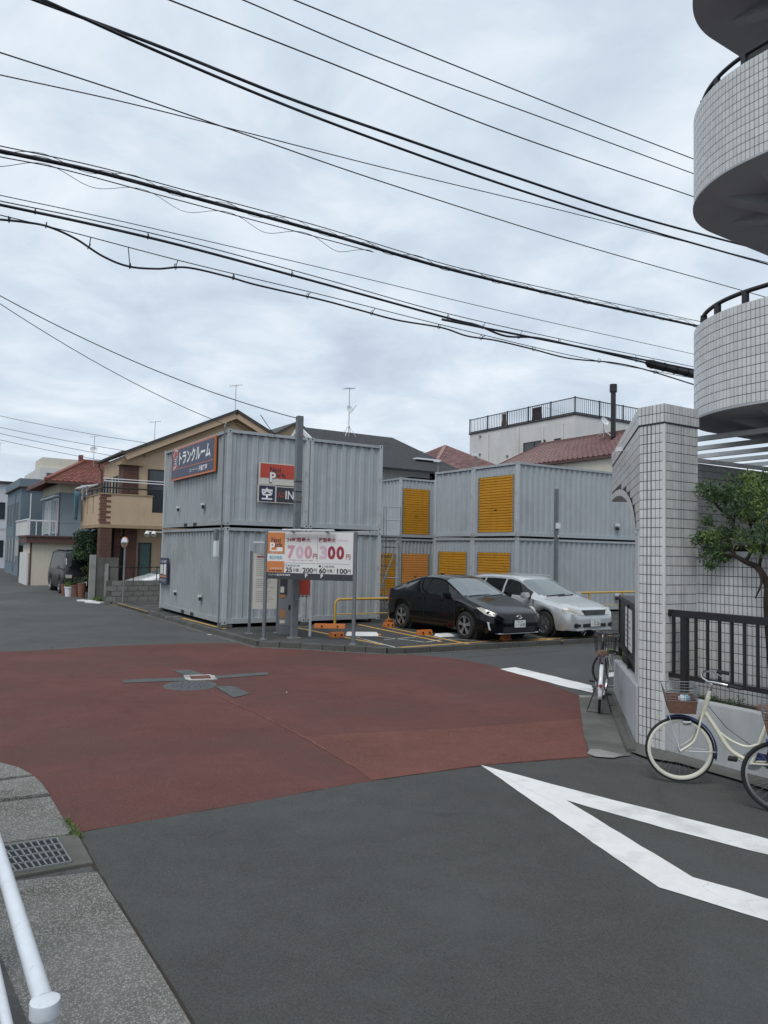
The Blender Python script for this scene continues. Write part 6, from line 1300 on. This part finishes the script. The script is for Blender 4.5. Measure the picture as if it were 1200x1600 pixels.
# yellow barrier rails
def barrier(label, a, b, h=.78, posts=3):
    a, b = Vector(a), Vector(b); d = b-a; L = d.length; t = thing('yellow_barrier', label, 'barrier', a, math.atan2(d.y, d.x), 'yellow pipe barriers')
    MB().tube([(0, 0, 0), (0, 0, h-.14), (.03, 0, h-.05), (.11, 0, h), (L, 0, h)], .038, 10).build('hoop_pipe', 'rail_yellow', t, 50); MB().tube([(0.03, 0, h*.42), (L, 0, h*.42)], .018, 8).build('lower_pipe', 'rail_yellow', t)
    for k in range(1, posts): MB().tube([(L*k/(posts-1), 0, 0), (L*k/(posts-1), 0, h)], .036, 10).build('post', 'rail_yellow', t); MB().box(L*k/(posts-1)-.09, L*k/(posts-1)+.09, -.09, .09, 0, .12).build('foot', 'stop_orange', t)
    return t
barrier('yellow pipe barrier in front of the near containers left of the black car', G(523, 977, LOT), G(608, 974, LOT), .74, 2)
e1_ = CB+U*1.0-V*.75; barrier('yellow pipe barrier along the far container side behind the silver car', e1_+Z*LOT, e1_+U*5.5+Z*LOT, .8, 4)
# wheel stops and flap plates
def stop(label, c, rz, L=.62): 
    t = thing('wheel_stop', label, 'wheel stop', c, rz, 'orange wheel stops'); b = MB(); b.add([(-L/2, -.1, 0), (L/2, -.1, 0), (L/2, .1, 0), (-L/2, .1, 0), (-L/2, -.06, .13), (L/2, -.06, .13), (L/2, .06, .13), (-L/2, .06, .13)], [(3, 2, 1, 0), (4, 5, 6, 7), (0, 1, 5, 4), (1, 2, 6, 5), (2, 3, 7, 6), (3, 0, 4, 7)]); b.build('block', 'stop_orange', t, bevel=.012)
    for x in (-L/4, L/4): MB().box(x-.02, x+.02, -.105, -.085, .05, .09).build('bolt', 'black', t)
    return t
for px, py, rz, L, lb in ((526, 996, ANG, .36, 'short orange wheel stop in front of the price board post'), (663, 992, ANG, .42, 'short orange wheel stop beside the front wheel of the black car'), (607, 980, ANG, .3, 'small orange block by the rear wheel of the black car'), (515, 982, R(3), .85, 'long low orange wheel stop against the near containers'), (942, 968, ANG, .6, 'orange wheel stop behind the silver car'), (790, 1000, ANG+.3, .3, 'small orange marker block under the nose of the black car')):
    p = G(px, py, LOT); stop(lb, (p.x, p.y, LOT), rz, L)
fp_ = G(566, 993, LOT); ft = thing('lock_plate', 'white wheel lock plate with orange ends lying in the empty bay', 'lock plate', (fp_.x, fp_.y, LOT), R(6)); MB().add([(-.42, -.16, 0), (.42, -.16, 0), (.42, .16, 0), (-.42, .16, 0), (-.38, -.06, .07), (.38, -.06, .07), (.38, .14, .08), (-.38, .14, .08)], [(3, 2, 1, 0), (4, 5, 6, 7), (0, 1, 5, 4), (1, 2, 6, 5), (2, 3, 7, 6), (3, 0, 4, 7)]).build('plate', 'sign_white', ft, bevel=.008); MB().box(.39, .47, -.16, .16, 0, .035).build('end_strip', 'stop_orange', ft)
fp_ = G(700, 994, LOT); ft2 = thing('lock_plate', 'white wheel lock plate under the side of the black car', 'lock plate', (fp_.x, fp_.y, LOT), ANG); MB().add([(-.35, -.14, 0), (.35, -.14, 0), (.35, .14, 0), (-.35, .14, 0), (-.32, -.05, .06), (.32, -.05, .06), (.32, .12, .07), (-.32, .12, .07)], [(3, 2, 1, 0), (4, 5, 6, 7), (0, 1, 5, 4), (1, 2, 6, 5), (2, 3, 7, 6), (3, 0, 4, 7)]).build('plate', 'sign_white', ft2, bevel=.008)
# lot lamp posts
lp = onplane(868, 960, CB+U*2.6-V*.9, V); lpt = thing('lamp_post', 'slim grey square lamp post in front of the far containers', 'lamp post', (lp.x, lp.y, LOT), ANG); MB().box(-.06, .06, -.06, .06, 0, 4.45).build('shaft', 'grey_post', lpt, bevel=.006); MB().box(-.1, .1, -.12, -.06, 3.05, 3.25).build('camera_box', 'white_metal', lpt, bevel=.01); MB().tube([(0, -.06, 2.75), (-.05, -.15, 2.8)], .02, 6).build('bracket', 'white_metal', lpt)
for u_, v_, lb in ((.1, 4.9, 'small flood lamp on a thin pole at the left end of the far stack'), (.1, 2.45, 'small flood lamp on a thin pole in the middle of the far stack')):
    p = CB+V*v_+U*u_+Z*(zB+2*hB+.05); t = thing('roof_lamp', lb, 'lamp', p, ANG, 'lamps on the far stack'); MB().tube([(0, 0, 0), (0, 0, .42)], .03, 6).build('pole', 'grey_metal', t); MB().obox((-.1, -.05, .45), X_*.13, Y_*.06, Z*.05).build('lamp_head', 'white_metal', t, bevel=.015)
# ================================================================== OVERHEAD CABLES (all hang in vertical planes along the street)
def cable(label, pts, h0, r_, mt='cable', dirv=None, extend=10, name='overhead_cable', wav=None, grp='overhead cables'):
    """pts: photo positions along the span; h0 = height of the first one; the span lies in a vertical plane along dirv"""
    d0 = dirv or U; p0 = G(pts[0][0], pts[0][1], h0); nrm = Vector((-d0.y, d0.x, 0)); P = [p0]+[onplane(px, py, p0, nrm) for px, py in pts[1:]]
    P = smoothpoly(P, 14)
    a = P[0]+(P[0]-P[6]).normalized()*extend; b = P[-1]+(P[-1]-P[-7]).normalized()*extend; P = [a]+P+[b]
    t = thing(name, label, 'cable', (P[0].x, P[0].y, P[0].z), 0, grp); o = P[0].copy(); MB().tube([p-o for p in P], r_, 6).build('strand', mt, t, 60, fix=False)
    return t, P, o
def spiral(t, P, o, amp, pitch, r_, mt, down=0.0):
    L = 0; pts = []; 
    for a, b in zip(P, P[1:]):
        n = max(1, int((b-a).length/.05)); side = (b-a).normalized().cross(Z)
        for k in range(n):
            q = L+(b-a).length*k/n; c = a+(b-a)*(k/n); f = 2*math.pi*q/pitch; pts.append(c-o+Z*(amp*math.cos(f)-down)+side*(amp*math.sin(f)))
        L += (b-a).length
    MB().tube(pts, r_, 4).build('lashing_wire', mt, t, fix=False)
def ties(t, P, Q, o, every=12):
    for k in range(6, len(P)-2, every):
        q = min(Q, key=lambda v: (v.xy-P[k].xy).length); MB().ring(P[k]-o+Z*.01, (P[k+1]-P[k]), .036, .005, 10, 4).build('cable_tie', 'cable', t); MB().tube([P[k]-o, q-o], .006, 4).build('hanger', 'cable', t)
cable('thin topmost cable running off the top edge towards the balcony', [(460, 0), (700, 98), (900, 178), (1080, 247)], 10.2, .010)
cable('second thin cable from the top edge', [(380, 0), (600, 93), (850, 185), (1080, 270)], 10.2, .010)
cable('third thin cable from the top edge, crossing above the thick pair', [(265, 0), (500, 92), (800, 210), (1080, 306)], 9.8, .011)
cable('upper cable of the thick black pair across the sky', [(55, 0), (250, 73), (450, 153), (620, 213), (800, 275), (1000, 340), (1200, 393)], 8.8, .021)
cable('lower cable of the thick black pair across the sky', [(75, 3), (250, 82), (450, 166), (620, 230), (800, 293), (1000, 356), (1200, 413)], 8.75, .019)
cable('thin wire crossing another at the left, upper at the left edge', [(0, 82), (200, 147), (400, 216), (600, 285), (900, 380), (1135, 447)], 8.3, .009, 'cable')
cable('thin wire crossing another at the left, lower at the left edge', [(0, 117), (200, 161), (400, 211), (600, 262), (850, 322), (1080, 380)], 8.3, .008, 'cable')
t, P, o = cable('thick bundled cable wrapped in spiral wire', [(0, 236), (150, 268), (300, 308), (500, 362), (700, 420), (900, 468), (1078, 507)], 7.0, .025)
spiral(t, P, o, .055, 1.15, .004, 'cable', -.02)
t2, P2, o2 = cable('thin messenger wire above the spiral wrapped bundle', [(0, 228), (150, 260), (300, 300), (500, 354), (700, 414), (900, 461), (1078, 499)], 7.05, .007)
spiral(t2, P2, o2, .03, .8, .004, 'cable', .06)
t3, P3_, o3 = cable('thin sagging wire with drooping loops under the bundle at the left', [(0, 245), (100, 265), (250, 305), (400, 345)], 6.93, .007, extend=2)
spiral(t3, P3_, o3, .07, 1.2, .004, 'cable', .06)
cable('thin pale wire above the lower cable bundle', [(0, 305), (200, 348), (500, 418), (800, 490), (1078, 552)], 6.6, .006, 'cable_grey')
t4, P4, o4 = cable('thick lower cable with ties, ending in a splice sleeve', [(0, 320), (150, 352), (300, 388), (500, 442), (700, 497), (745, 508), (790, 525), (840, 528), (900, 541), (1010, 567)], 6.3, .018, extend=.3)
t5, P5, o5 = cable('messenger wire above the thick lower cable', [(0, 314), (150, 345), (300, 380), (500, 434), (700, 490), (900, 535), (1078, 572)], 6.35, .007)
ties(t4, P4, P5, o4, 17)
q0, q1 = P4[-2], P4[-2]+(P4[-2]-P4[-9]).normalized()*1.85
sv = thing('splice_sleeve', 'fat black splice sleeve on the lower cable next to the balcony', 'splice sleeve', q0); d = q1-q0
MB().tube([Vector((0, 0, 0)), d*.04, d*.05, d*.95, d*.97, d], [.04, .06, .085, .085, .06, .03], 12).build('sleeve', 'black', sv, 40)
for k in range(5): MB().ring(d*(.1+.2*k), d, .086, .01, 14, 5).build('clamp_ring', 'rubber', sv)
cable('cable beyond the splice sleeve running behind the balcony', [(1070, 575), (1120, 585), (1180, 597)], 6.2-.2, .018, extend=6)
t6, P6, o6 = cable('lowest wavy cable with hanging ties', [(0, 343), (38, 347), (75, 354), (118, 373), (160, 400), (200, 416), (245, 420), (292, 418), (355, 432), (400, 445), (500, 468), (560, 484), (620, 500), (690, 512), (730, 525), (775, 532), (830, 545), (890, 560), (960, 567), (1010, 578), (1078, 599)], 5.9, .013)
t7, P7, o7 = cable('thin messenger wire of the lowest wavy cable', [(0, 336), (120, 365), (292, 410), (500, 460), (700, 510), (900, 557), (1078, 590)], 5.93, .006)
ties(t6, P6, P7, o6, 22)
# service drops to the houses
def drop(label, a, b, sag, r_=.008, mt='cable'):
    a, b = Vector(a), Vector(b); t = thing('service_wire', label, 'cable', a, 0, 'service wires'); MB().tube([(b-a)*(k/16)-Z*(sag*4*(k/16)*(1-k/16)) for k in range(17)], r_, 5).build('strand', mt, t, fix=False)
ptop = Vector((pp.x, pp.y, LOT+5.35))
drop('wire sagging from the left edge to the top of the square pole', onplane(-40, 440, (-9, 15, 0), Y_), ptop, .28, .011)
drop('wire sagging from the left edge to the near container corner', onplane(-40, 448, (-9, 15, 0), Y_), CA+Z*5.55, .22, .009)
drop('short wire from the square pole down to the container roof', ptop+Vector((-1.0, .2, .12)), CA+U*2.3+V*1.5+Z*5.45, .05, .010)
for k, (ya, yb) in enumerate(((645, 683), (663, 700), (672, 712), (682, 722))):
    drop('thin far wire %s of four across the sky at the left' % ('topmost', 'second', 'third', 'lowest')[k], onplane(-80, ya-14, (-30, 45, 0), Y_), onplane(310, yb+20, (-14, 47, 0), Y_), .25, .016, 'cable_grey')
drop('thin wire between the dark roof and the pink roof', onplane(600, 690, (0, 37, 0), Y_), onplane(760, 725, (6, 50, 0), Y_), .1, .01, 'cable_grey')
